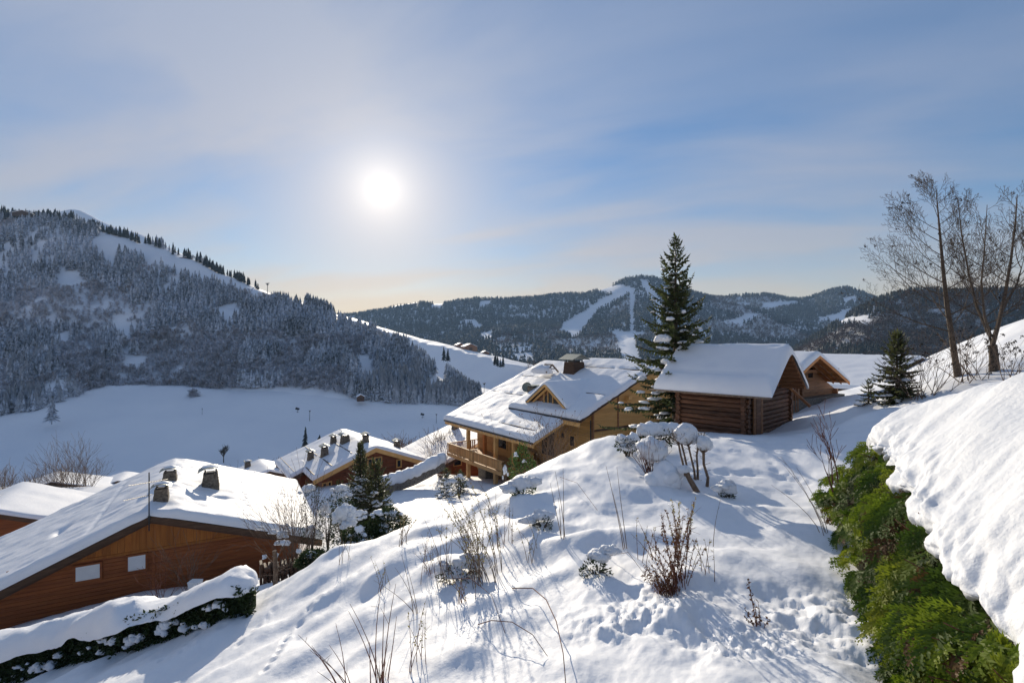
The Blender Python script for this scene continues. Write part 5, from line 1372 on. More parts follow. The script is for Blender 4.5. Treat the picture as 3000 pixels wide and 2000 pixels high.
# --- the two bare trees on the right
def build_bare_trees():
    rnd = random.Random(8)
    def seeds(t, tips, n, m=BARK):
        lf = LeafB(); tp = list(tips); rnd.shuffle(tp); got = []
        for q in tp:
            if len(got) >= n: break
            if any((q - g).length < .22 for g in got): continue
            got.append(q)
            for k in range(9): lf.blade(q + rand_dir(rnd) * .05, Vector((0, 0, -1)) + rand_dir(rnd) * .8, rand_dir(rnd), rnd.uniform(.06, .13), .02)
        tag(lf.build('seed_cluster', SEEDDARK, t), kind='stuff')
    def airy(mb, tips, p, dr, L, r, lev, curve=.35):
        """slender limb that curves upward and carries alternate finer limbs"""
        n = 6 if lev > 1 else 4; d = dr.normalized(); pts = [p.copy()]; rad = [r]
        for i in range(n):
            d = (d + Vector((rnd.uniform(-.09, .09), rnd.uniform(-.09, .09), curve * .28 + rnd.uniform(-.05, .05)))).normalized()
            p = p + d * (L / n); pts.append(p.copy()); rad.append(max(.0055, r * (1 - .8 * (i + 1) / n)))
        mb.tube(pts, rad, 4 if lev > 1 else 3, False)
        if lev == 0: tips.append(pts[-1]); return
        k = {3: 8, 2: 6, 1: 3}[lev]
        for i in range(k):
            t = .22 + .76 * (i + rnd.uniform(0, .8)) / k; j = min(n - 1, int(t * n)); q = pts[j].lerp(pts[j + 1], t * n - j); dd = (pts[j + 1] - pts[j]).normalized()
            sd = dd.cross(Vector((0, 1, 0))).normalized() * (1 if i % 2 else -1) + Vector((0, rnd.uniform(-.7, .7), 0))
            airy(mb, tips, q, dd + sd * rnd.uniform(.55, .85), L * rnd.uniform(.36, .52) * (1.12 - .5 * t), max(.0055, rad[j] * .55), lev - 1, curve * .8)
        tips.append(pts[-1])
    def rel(px, py, dd=0): return P(px, py, d + dd) - b
    d = 24.0; b = ground_at((2802 - 1500) / FPX * d, d); t = thing('bare_tree', 'straight leafless tree with seed clusters, left of the two bare trees', 'tree', b)
    mb = MB(); tips = []
    trunk = [rel(2808, 1112), rel(2798, 1050), rel(2788, 980), rel(2775, 900), rel(2764, 800), rel(2755, 700), rel(2748, 620), rel(2742, 550)]
    mb.tube(trunk, [.16, .13, .115, .10, .075, .05, .03, .010], 8, False); mb.build('trunk', BARK, t); mb = MB()
    for k in range(24):
        f = .30 + .66 * k / 23; x = f * 7; i = min(6, int(x)); p = trunk[i].lerp(trunk[i + 1], x - i); sg = -1 if k % 2 == 0 else 1
        L = (4.3 if sg < 0 else 3.3) * (1.05 - .72 * (f - .30) / .66) * rnd.uniform(.8, 1.05)
        airy(mb, tips, p, Vector((sg * 1.0, rnd.uniform(-.7, .7), .22 + .6 * f)), L, .042 * (1.15 - f), 3 if L > 1.3 else 2)
    tag(mb.build('branch', BARK, t), kind='stuff'); seeds(t, tips, 55)
    d = 23.0; b = ground_at((2912 - 1500) / FPX * d, d); t = thing('bare_tree', 'forked leafless tree with several stems at the right edge', 'tree', b)
    mb = MB(); tips = []; base = rel(2913, 1090); fork = rel(2908, 1010); mb.tube([base, rel(2912, 1050), fork], [.2, .17, .16], 8, False)
    A = [fork, rel(2893, 970, .3), rel(2862, 900, .6), rel(2838, 800, .8), rel(2818, 690, .8), rel(2808, 600, .8)]; B = [fork, rel(2926, 945, -.3), rel(2945, 860, -.5), rel(2962, 760, -.6), rel(2975, 650, -.5), rel(2980, 570, -.4)]
    D = [rel(2903, 985), rel(2885, 930, -.8), rel(2875, 830, -1), rel(2885, 720, -1), rel(2892, 600, -1)]; E_ = [rel(2938, 905), rel(2980, 830, .6), rel(3010, 720, .9), rel(3025, 600, 1.2)]
    for S_, r in ((A, .085), (B, .10), (D, .065), (E_, .065)): mb.tube(S_, [r * (1 - .85 * i / (len(S_) - 1)) for i in range(len(S_))], 6, False)
    mb.build('trunk', BARK, t); mb = MB()
    for S_ in (A, B, D, E_):
        m_ = len(S_) - 1
        for k in range(11):
            f = .25 + .72 * k / 10; x = f * m_; i = min(m_ - 1, int(x)); p = S_[i].lerp(S_[i + 1], x - i); sg = -1 if k % 2 else 1
            L = 2.9 * (1.1 - .72 * f) * rnd.uniform(.75, 1.1); airy(mb, tips, p, Vector((sg * .8, rnd.uniform(-.7, .7), .5)), L, .032 * (1.2 - f), 3 if L > 1.7 else 2, .4)
    tag(mb.build('branch', BARK, t), kind='stuff'); seeds(t, tips, 45)
    for (px, d, n, h, lb) in ((2700, 22.5, 16, 1.7, 'tangled leafless shrub at the foot of the straight bare tree'), (2850, 22.5, 14, 1.6, 'leafless shrub between the two bare trees'), (2960, 21, 8, 1.3, 'thin leafless shrub right of the forked bare tree')):
        b = ground_at((px - 1500) / FPX * d, d); t = thing('bare_shrub', lb, 'shrub', b); mb = MB(); tips = []
        for i in range(n):
            bare_branches(mb, Vector((rnd.uniform(-.5, .5), rnd.uniform(-.4, .4), -.1)), Vector((rnd.uniform(-.9, .9), rnd.uniform(-.6, .6), 1)), h * rnd.uniform(.6, 1.1), .022, 2, rnd, tips, .05, .5, (2, 3), .005)
        tag(mb.build('branch', BARKL, t), kind='stuff'); seeds(t, tips, 40)


build_bare_trees()


# --- snow-capped garden shrubs on the lawn
def build_lawn_shrubs():
    rnd = random.Random(21)
    def pollard(name, label, px, py, ctr, rad, nst, lean):
        t = plant(name, label, px, py, 'shrub'); s = mpp(t); b = t.location; top = P(ctr[0], ctr[1], b.y) - b; mb = MB(); tips = []; rr = rad * s
        for i in range(nst):
            o = (i - (nst - 1) / 2); p = Vector((o * .13 + rnd.uniform(-.05, .05), rnd.uniform(-.12, .12), -.15)); q = top + Vector((o * rr * .5 + rnd.uniform(-.1, .1), rnd.uniform(-.15, .15), -rr * rnd.uniform(.5, 1.1)))
            c1_ = p.lerp(q, .33) + Vector((rnd.uniform(-.09, .09), rnd.uniform(-.05, .05), 0)); c2_ = p.lerp(q, .68) + Vector((rnd.uniform(-.09, .09), rnd.uniform(-.05, .05), 0)); mb.tube([p, c1_, c2_, q], [.06, .045, .04, .045] if nst < 3 else [.046, .036, .03, .034], 7)
            for k in range(26): 
                d = Vector((rnd.uniform(-1, 1), rnd.uniform(-1, 1), rnd.uniform(.3, 1.2))); bare_branches(mb, q - Vector((0, 0, rnd.uniform(0, rr * .3))), d, rr * .8, .014, 1, rnd, tips, .1, .6, (2, 3), .005)
            for k in range(26):
                f = rnd.random(); w = (p.lerp(c1_, f * 3) if f < .33 else c1_.lerp(c2_, (f - .33) * 3) if f < .66 else c2_.lerp(q, (f - .66) * 3)); d = Vector((rnd.uniform(-1, 1), rnd.uniform(-1, 1), .5)); mb.tube([w, w + d * rnd.uniform(.05, .20)], [.010, .005], 3, False)
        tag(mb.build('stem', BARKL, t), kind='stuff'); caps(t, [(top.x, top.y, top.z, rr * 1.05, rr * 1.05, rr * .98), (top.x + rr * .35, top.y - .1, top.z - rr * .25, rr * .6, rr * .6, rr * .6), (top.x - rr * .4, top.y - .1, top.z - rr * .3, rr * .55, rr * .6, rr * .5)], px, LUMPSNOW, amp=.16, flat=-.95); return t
    pollard('pollarded_shrub', 'pollarded shrub with several stems and a large snowball top', 2030, 1402, (2010, 1272), 34, 4, 0)
    pollard('pollarded_shrub', 'single-stemmed pollarded shrub with a small snowball top', 2070, 1425, (2062, 1298), 23, 1, 0)
    t = plant('pollard_stump', 'short leaning cut stump with snow at the foot of the pollarded shrubs', 2035, 1440, 'stump'); s = mpp(t)
    MB().tube([(.12, 0, -.1), (-.1, .05, .3), (-.28, .05, .62)], [.09, .08, .07], 8).build('stem', BARKL, t); caps(t, [(-.30, .05, .66, .22, .2, .14)], 31, LUMPSNOW)
    t = plant('twiggy_shrub', 'reddish twiggy shrub under a big rounded snow cap', 1905, 1390, 'shrub'); b = t.location; s = mpp(t); mb = MB(); tips = []; top = P(1913, 1325, b.y) - b
    for i in range(46):
        a = rnd.uniform(0, 6.28); q = rnd.random() ** .5; bare_branches(mb, Vector((.08 * math.cos(a), .08 * math.sin(a), -.1)), Vector((math.cos(a) * q * .62, math.sin(a) * q * .5, 1)), rnd.uniform(.6, .95), .012, 1, rnd, tips, .1, .35, (2, 3), .004)
    tag(mb.build('stem', STEMRED, t), kind='stuff'); caps(t, [(top.x, top.y, top.z, 48 * s, 46 * s, 34 * s), (top.x - .12, top.y, top.z + 20 * s, 34 * s, 34 * s, 26 * s)], 41, LUMPSNOW, amp=.2)
    t = plant('snowed_shrub', 'low shrub under a long double snow mound beside the log store', 1925, 1285, 'shrub', d=19.5); s = mpp(t); b = t.location; q = P(1925, 1262, b.y) - b
    leafy(t, q.x, q.z - .25, .75, .5, .3, 900, HEDGELEAF, 44); caps(t, [(q.x - .25, 0, q.z, .62, .5, .33), (q.x + .55, .1, q.z + .02, .45, .4, .3), (q.x + .12, 0, q.z - .02, .55, .45, .26)], 45, LUMPSNOW)
    t = plant('snowed_shrub', 'small dark shrub with two snow lobes at the brow of the slope', 1838, 1322, 'shrub', d=18.5); s = mpp(t); b = t.location; q = P(1838, 1290, b.y) - b
    leafy(t, q.x, q.z - .12, .42, .35, .26, 500, HEDGELEAF, 46); caps(t, [(q.x - .22, 0, q.z + .06, .24, .24, .2), (q.x + .2, 0, q.z + .08, .26, .24, .22), (q.x, -.1, q.z - .22, .34, .25, .16)], 47, LUMPSNOW)
    t = plant('snow_dome', 'smooth snow dome over a buried plant behind the pollarded shrubs', 1952, 1420, 'snow mound'); s = mpp(t); caps(t, [(0, .2, .12, .58, .5, .5)], 48, SNOW, 'dome', .1)
    t = plant('snowed_clump', 'small clump with a dark hollow under its snow on the lawn', 2130, 1455, 'shrub'); s = mpp(t)
    leafy(t, 0, .02, .22, .2, .14, 260, HEDGELEAF, 49, (.04, .09)); caps(t, [(.0, .1, .22, .36, .3, .2), (.12, .12, .34, .16, .15, .14)], 50, LUMPSNOW, amp=.45)
    t = plant('snowed_clump', 'dark leaves showing under a snow lump halfway down the slope', 1750, 1680, 'shrub'); s = mpp(t)
    leafy(t, -.05, .05, .3, .25, .22, 380, HEDGELEAF, 52, (.05, .1)); caps(t, [(.05, .15, .26, .27, .24, .12), (.3, .2, .36, .22, .2, .12)], 53, LUMPSNOW, amp=.4)
    t = plant('snowed_clump', 'snow lumps on a buried shrub at the foot of tall dry stems', 1590, 1560, 'shrub'); leafy(t, 0, .05, .25, .2, .2, 260, HEDGELEAF, 54, (.05, .1)); caps(t, [(0, .15, .22, .28, .22, .12), (-.4, .1, .14, .2, .18, .1)], 55, LUMPSNOW, amp=.4)
    t = plant('snowed_clump', 'evergreen tuft in snow below the golden chalet wall', 1530, 1455, 'shrub'); leafy(t, 0, .05, .4, .25, .16, 260, LAUREL, 56, (.06, .12)); caps(t, [(.1, .2, .25, .5, .35, .25), (-.4, .1, .12, .34, .26, .14)], 57, LUMPSNOW, amp=.4)
    t = plant('snowed_clump', 'snow-filled shrub mound among the dry stems on the slope', 1350, 1690, 'shrub'); leafy(t, 0, .1, .5, .3, .25, 420, HEDGELEAF, 58, (.05, .1)); caps(t, [(.1, .15, .28, .36, .28, .16), (-.4, .1, .18, .26, .22, .13), (.45, .1, .4, .2, .18, .13), (-.1, -.05, .1, .3, .18, .12)], 59, LUMPSNOW, amp=.45)


build_lawn_shrubs()


# --- dry stems standing in the foreground snow
def build_stems():
    rnd = random.Random(33)
    def clump(name, label, px, py, tops, m=STEM, leaves=None, lm=None, r0=.009, side=.3, spread=.25, dmin=3):
        t = plant(name, label, px, py, 'dry plant', dmin); b = t.location; sp = []
        for (tx, ty) in tops:
            q = P(tx, ty, b.y + rnd.uniform(-.2, .2)) - b; x0 = q.x * .12 + rnd.uniform(-spread, spread); y0 = rnd.uniform(-spread, spread)
            zb = float(zg(b.x + x0, b.y + y0)) - b.z
            sp.append((x0, y0, q.x - x0, rnd.uniform(-.1, .1), max(.15, q.z)))
        stems(t, sp, m, leaves, lm, px, r0, side); return t
    clump('dry_weed', 'three tall straight dry stems in the middle of the slope', 1648, 1600, [(1612, 1398), (1626, 1360), (1650, 1352), (1637, 1450)], spread=.12, side=.05)
    clump('dry_weed', 'pair of thin leaning stems on the slope right of the three tall ones', 1838, 1608, [(1775, 1340), (1808, 1345), (1790, 1420)], spread=.05, side=.05)
    clump('dry_weed', 'wide thicket of seed-headed dry stems below the golden chalet', 1440, 1690, [(1290 + i * 14 + rnd.uniform(-14, 14), 1400 + abs(i - 6) * 12 + rnd.uniform(-30, 60)) for i in range(14)] + [(1330 + rnd.uniform(-60, 60), 1480 + rnd.uniform(-30, 60)) for i in range(12)], leaves=16, lm=SEEDLEAF, spread=.3, side=.5, r0=.008)
    clump('dry_weed', 'thin dry stems fanning out from a snow lump left of the thicket', 1310, 1710, [(1225 + i * 12, 1470 + rnd.uniform(-20, 80)) for i in range(10)] + [(1260, 1560), (1300, 1520)], spread=.18, side=.2, r0=.007)
    clump('dry_weed', 'sparse curved stems on the left part of the slope', 1215, 1790, [(1175, 1610), (1160, 1640), (1190, 1650), (1100, 1680)], spread=.15, side=.1, r0=.008)
    clump('dry_weed', 'tall dark stems at the bottom edge left of centre', 1110, 2010, [(1022, 1765), (1040, 1720), (1110, 1700), (1128, 1740), (1160, 1680), (1155, 1800), (1090, 1850), (1145, 1850)], STEMRED, spread=.12, r0=.010, side=.12)
    clump('dry_weed', 'bent brown stems fanning left at the bottom edge', 1035, 2035, [(880, 1830), (905, 1870), (930, 1850), (900, 1900), (960, 1880), (925, 1965), (985, 1810)], STEMRED, spread=.1, r0=.009, side=.25)
    clump('dry_weed', 'tuft of pale dry grass at the bottom edge among dark stems', 1115, 1990, [(1100 + i * 5, 1925 + rnd.uniform(-15, 20)) for i in range(9)], SEEDLEAF, spread=.06, r0=.006, side=0)
    clump('dry_perennial', 'bushy dry perennial with brown leaves right of centre', 1985, 1725, [(1880 + i * 12 + rnd.uniform(-10, 10), 1560 + rnd.uniform(-60, 40)) for i in range(16)] + [(1985 + rnd.uniform(-50, 40), 1470 + rnd.uniform(-20, 70)) for i in range(7)] + [(2040, 1455), (2030, 1480)], STEMRED, 26, DEADLEAF, .008, .9, .14)
    t = clump('dry_perennial', 'dense red-brown base of the dry perennial poking from trampled snow', 1960, 1738, [(1940 + rnd.uniform(-55, 45), 1660 + rnd.uniform(-30, 40)) for i in range(40)], STEMRED, 40, DEADLEAF, .006, 1.2, .12)
    clump('dry_weed', 'yellow seed-headed stems standing behind the dry perennial', 1990, 1640, [(1965, 1440), (1985, 1450), (2040, 1440), (2045, 1480), (1950, 1490)], STEM, 40, SEEDLEAF, .007, .6, .1)
    clump('dry_weed', 'single thin stem on the smooth snow right of the dry perennial', 2085, 1600, [(2105, 1445)], STEM, spread=.01, r0=.008, side=.3)
    clump('small_shrub', 'little shrub with green and red leaves in trampled snow', 2225, 1830, [(2210, 1700), (2195, 1790), (2180, 1800), (2235, 1765), (2225, 1780), (2240, 1800)], STEMRED, 60, DEADLEAF, .008, 1.0, .05)
    clump('dry_weed', 'stems leaning out of the cypress hedge over the snow', 2440, 1560, [(2285, 1315), (2300, 1345), (2262, 1408), (2330, 1350), (2360, 1440)], STEM, spread=.1, r0=.008, side=.15)
    clump('dry_weed', 'short thin stems beyond the brow near the golden chalet', 1440, 1500, [(1400, 1400), (1415, 1420), (1432, 1440), (1450, 1430), (1385, 1430)], STEM, spread=.2, r0=.008, side=.2)
    clump('dry_weed', 'upright dry stems in the snow hollow left of the brow', 1180, 1600, [(1165 + i * 9, 1470 + rnd.uniform(0, 50)) for i in range(8)], STEM, 10, SEEDLEAF, .008, .3, .25)
    clump('dry_weed', 'pale dry stems at the garden edge beside the evergreen shrubs', 1010, 1640, [(985 + i * 10, 1560 + rnd.uniform(-20, 30)) for i in range(6)], STEM, spread=.2, r0=.007, side=.2)
    for (px, py, n, sp, h, lb) in ((1390, 1650, 12, 60, 150, 'fine dry stems right behind the thicket on the slope'), (1260, 1690, 10, 60, 130, 'loose fan of fine stems on the left flank of the thicket'), (1480, 1600, 8, 50, 130, 'few thin stems between the thicket and the three tall stems'),
                                   (1360, 1760, 9, 70, 110, 'short dry stems below the thicket'), (1130, 1720, 6, 40, 110, 'few short stems on the left of the slope'), (1560, 1640, 6, 50, 110, 'short stems left of the leaf tuft on the slope'), (1900, 1650, 8, 60, 120, 'fine stems left of the dry perennial'),
                                   (1230, 1950, 7, 50, 170, 'slender stems at the bottom edge right of the dark ones'), (2060, 1690, 6, 40, 120, 'fine stems right of the dry perennial')):
        clump('dry_weed', lb, px, py, [(px + rnd.uniform(-1, .5) * sp, py - h * rnd.uniform(.6, 1.15)) for _ in range(n)], rnd.choice([STEM, STEMRED]), 8, SEEDLEAF, .0065, .5, .2)
    # long arching bramble runners lying over the snow
    def runner(label, pts, r=.009):
        w = []
        for (px, py, up) in pts:
            g = hit(px, py) if up == 0 else hit(px, py)
            w.append(g)
        base = w[0]; T = thing('bramble_runner', label, 'dry plant', base); q = []
        for i, g in enumerate(w):
            t = i / (len(w) - 1); q.append(g - base + Vector((0, 0, .02 + .35 * math.sin(math.pi * t))))
        MB().tube(q, [r * (1 - .5 * i / len(q)) for i in range(len(q))], 5, False).build('stem', STEMRED, T)
    runner('long dark bramble runner arching down to the bottom edge', [(1500, 1730, 0), (1560, 1760, 0), (1600, 1820, 0), (1630, 1890, 0), (1650, 1960, 0), (1658, 2010, 0)], .011)
    runner('bramble runner lying across the lower slope with a bent tip', [(1400, 1830, 0), (1440, 1860, 0), (1500, 1890, 0), (1560, 1915, 0), (1604, 1930, 0)])
    runner('thin runner below the thicket on the slope', [(1300, 1690, 0), (1380, 1740, 0), (1440, 1800, 0), (1480, 1860, 0)], .007)
    runner('thin runner crossing the slope towards the dry perennial', [(1640, 1400, 0), (1690, 1450, 0), (1750, 1500, 0)], .007)
    runner('thin runner ending at the trampled snow', [(1780, 1640, 0), (1840, 1680, 0), (1895, 1705, 0)], .006)


build_stems()


# --- shrubs between the left chalet and the slope
def build_garden():
    rnd = random.Random(55)
    def ever(label, px, py, d, top, half, m, seed, n=1800, snow=(), name='evergreen_shrub', L=(.08, .17)):
        t = plant(name, label, px, py, 'shrub', d=d); b = t.location; zt = P(px, top, d).z - b.z; w = half * d / FPX
        leafy(t, 0, zt * .55, w, w * .9, zt * .5, n, m, seed, L); s = d / FPX
        cl = []
        for (x, y, yy, a, c) in snow:
            for q in range(6):
                f = .78 if q == 0 else rnd.uniform(.25, .5); g = 0 if q == 0 else 1
                cl.append(((x - px + g * rnd.uniform(-.9, .9) * a) * s, yy - g * rnd.uniform(0, .2), P(px, y + g * rnd.uniform(-.2, 1.0) * c, d).z - b.z, a * s * f * .8, a * s * f * .72, c * s * f * .8))
        caps(t, cl, seed * 3, LUMPSNOW, amp=.35); return t
    ever('dark green shrub beside the wood pile with a little snow on top', 915, 1690, 19.5, 1615, 42, HEDGELEAF, 71, 2600, [(915, 1622, 0, 30, 10)])
    ever('snow-plastered low shrub right of the dark green shrub', 975, 1690, 19, 1625, 48, HEDGELEAF, 72, 1800, [(972, 1632, -.2, 32, 22), (1005, 1648, -.2, 26, 16), (950, 1660, -.3, 24, 18), (985, 1665, -.4, 30, 14)])
    ever('large evergreen shrub with snow cushions at the brow of the slope', 1065, 1660, 20, 1545, 58, HEDGELEAF, 73, 3600, [(1058, 1545, -.2, 30, 22), (1072, 1575, -.5, 26, 20), (1035, 1580, -.4, 20, 14), (1045, 1510, .3, 24, 16)])
    ever('evergreen shrub with many snow pads next to the open snow', 1140, 1640, 20.5, 1500, 48, HEDGELEAF, 74, 3000, [(1110, 1500, 0, 26, 15), (1150, 1505, 0, 30, 18), (1130, 1530, -.3, 22, 14), (1155, 1560, -.4, 18, 14), (1120, 1590, -.4, 26, 18), (1150, 1600, -.5, 22, 18)])
    ever('shrub buried under a big smooth snow mound behind the evergreens', 1012, 1560, 23.5, 1465, 42, HEDGELEAF, 75, 1600, [(1018, 1490, -.4, 42, 46), (1040, 1518, -.6, 28, 22)])
    ever('shrub with a flat snow cap in front of the middle chalet wall', 1005, 1470, 27, 1415, 38, HEDGELEAF, 76, 800, [(1005, 1425, -.3, 34, 18), (1012, 1440, -.5, 26, 12)])
    ever('shrub with a snow cushion at the corner of the left chalet roof', 912, 1470, 29, 1412, 30, HEDGELEAF, 77, 800, [(910, 1425, -.3, 32, 20)])
    ever('low snow-dusted shrub at the foot of the middle chalet', 960, 1510, 26, 1455, 22, HEDGELEAF, 78, 500, [(958, 1480, -.2, 18, 24)])
    ever('snow-covered mound with twigs left of the open garden', 1190, 1600, 22, 1535, 34, HEDGELEAF, 79, 200, [(1192, 1560, -.3, 38, 40)])
    ever('bright green leaning laurel beside the golden chalet terrace', 1530, 1440, 30, 1318, 34, LAUREL, 80, 1500, [(1510, 1326, -.2, 10, 8), (1535, 1345, -.3, 8, 6)], L=(.12, .24))
    ever('low snowy shrub by the balcony posts of the golden chalet', 1345, 1420, 41, 1380, 22, HEDGELEAF, 81, 500, [(1325, 1405, -.3, 24, 10), (1350, 1392, -.2, 16, 9)])
    t = ever('snow-wrapped narrow post shrub at the end of the balcony', 1478, 1400, 36, 1352, 9, HEDGELEAF, 82, 80, [(1479, 1375, -.2, 10, 26)])
    for (lb, px, py, d, top, n, sp, m) in (('spreading thorny bare shrub with snow clumps over the left chalet eave', 865, 1660, 23.5, 1470, 34, .55, BARKL), ('leafless ornamental tree in front of the chalet window', 1600, 1370, 36, 1262, 22, .5, BARKL), ('leafless shrub with snow tufts under the terrace', 1640, 1370, 33, 1310, 22, .7, BARKL),
                                          ('reddish leafless shrub beside the garden bank', 1290, 1350, 52, 1295, 30, .7, STEMRED), ('bare bush in front of the left chalet wall', 560, 1690, 24.5, 1600, 10, .4, BARKL), ('thin red-twigged shrub behind the snowy hedge', 480, 1730, 22.5, 1660, 8, .6, STEMRED)):
        t = plant('bare_shrub', lb, px, py, 'shrub', d=d); b = t.location; h = P(px, top, d).z - b.z; mb = MB(); tips = []
        for i in range(n):
            bare_branches(mb, Vector((rnd.uniform(-.2, .2), rnd.uniform(-.2, .2), -.1)), Vector((rnd.uniform(-1, 1) * sp, rnd.uniform(-1, 1) * sp, 1)), h * rnd.uniform(.5, .85), .02, 2, rnd, tips, .08, .5, (2, 3), .006)
        tag(mb.build('branch', m, t), kind='stuff')
        if 'with snow' in lb and tips:
            rnd.shuffle(tips); lf = [(q.x, q.y, q.z, rnd.uniform(.1, .24), rnd.uniform(.1, .22), rnd.uniform(.06, .13)) for q in tips if q.z < h * .62][:16]; caps(t, lf, 900 + px, LUMPSNOW, 'snow_clump', .5)
        if 'ornamental' in lb: 
            lf = LeafB()
            for q in tips: lf.blade(q, Vector((0, 0, -1)) + rand_dir(rnd), rand_dir(rnd), .12, .04)
            tag(lf.build('leaf', DEADLEAF, t), kind='stuff')
    # pollarded stump tree with whip branches and the wood pile
    t = plant('pollarded_tree', 'pale pollarded trunk with whip-like branches before the left chalet', 806, 1715, 'tree', d=20.5); b = t.location; h = P(806, 1612, 20.5).z - b.z; mb = MB(); tips = []
    mb.tube([(0, 0, -.3), (.02, 0, h * .5), (-.02, 0, h)], [.11, .09, .085], 8)
    for i in range(12): bare_branches(mb, Vector((0, 0, h * rnd.uniform(.3, .75))), Vector((rnd.uniform(-1, 1), rnd.uniform(-.6, .6), rnd.uniform(.1, .5))), rnd.uniform(.5, 1.2), .02, 1, rnd, tips, .1, .4, (2, 3), .006)
    mb.build('trunk', BARKL, t)
    p = ground_at((850 - 1500) / FPX * 22.5, 22.5); t = thing('wood_pile', 'stacked split logs under the eave of the left chalet', 'wood pile', p, .5)
    zt = P(850, 1645, 22.5).z - p.z; mb = MB(); mb2 = MB()
    zz = 0
    n = 0
    while zz < zt:
        for x in np.arange(-1.0, 1.2, .17): mb.tube([(x + rnd.uniform(-.03, .03), -.3, zz + .08), (x + rnd.uniform(-.03, .03), .4, zz + .08)], rnd.uniform(.065, .085), 6)
        zz += .15
    tag(mb.build('split_logs', W_OLD, t), kind='stuff')
    for x in (-1.15, 1.2): mb2.box(x - .05, x + .05, -.2, .3, 0, zt + .2)
    mb2.build('rack', W_DARK, t)
    t = thing('plant_pot', 'white planter standing against the left chalet wall', 'planter', ground_at((572 - 1500) / FPX * 24.2, 24.2)); zb = P(572, 1705, 24.2).z - t.location.z
    MB().hull8([(-.2, -.16, zb - .32), (.2, -.16, zb - .32), (.2, .16, zb - .32), (-.2, .16, zb - .32)], [(-.26, -.2, zb + .08), (.26, -.2, zb + .08), (.26, .2, zb + .08), (-.26, .2, zb + .08)]).build('pot', WHITE, t)
    MB().box(-.2, .2, -.15, .15, -.3, zb - .324).build('stand', W_DARK, t)
    # snow-topped garden wall by the middle chalet
    path = [P(1112, 1412, 45), P(1160, 1402, 46), P(1210, 1385, 47), P(1262, 1358, 48), P(1300, 1340, 49)]
    t = thing('garden_wall', 'long snow-covered garden wall climbing to the golden chalet', 'wall', path[0]); mb = MB(); ms = MB()
    for a, c in zip(path[:-1], path[1:]):
        mb.bar(a - path[0] + Vector((0, 0, -.6)), c - path[0] + Vector((0, 0, -.6)), .4, 1.0)
    mb.build('stone_face', STONE, t)
    pts = [p - path[0] + Vector((0, 0, .02)) for p in path]; ms.tube([pts[0]] + [a.lerp(c, f) + Vector((0, 0, rnd.uniform(-.05, .08))) for a, c in zip(pts[:-1], pts[1:]) for f in (.12, .25, .37, .5, .62, .75, .87, 1)], [.3] + [rnd.uniform(.42, .62) for _ in range(8 * (len(pts) - 1))], 10); ms.build('snow_cap', ROOFSNOW, t, True)


build_garden()


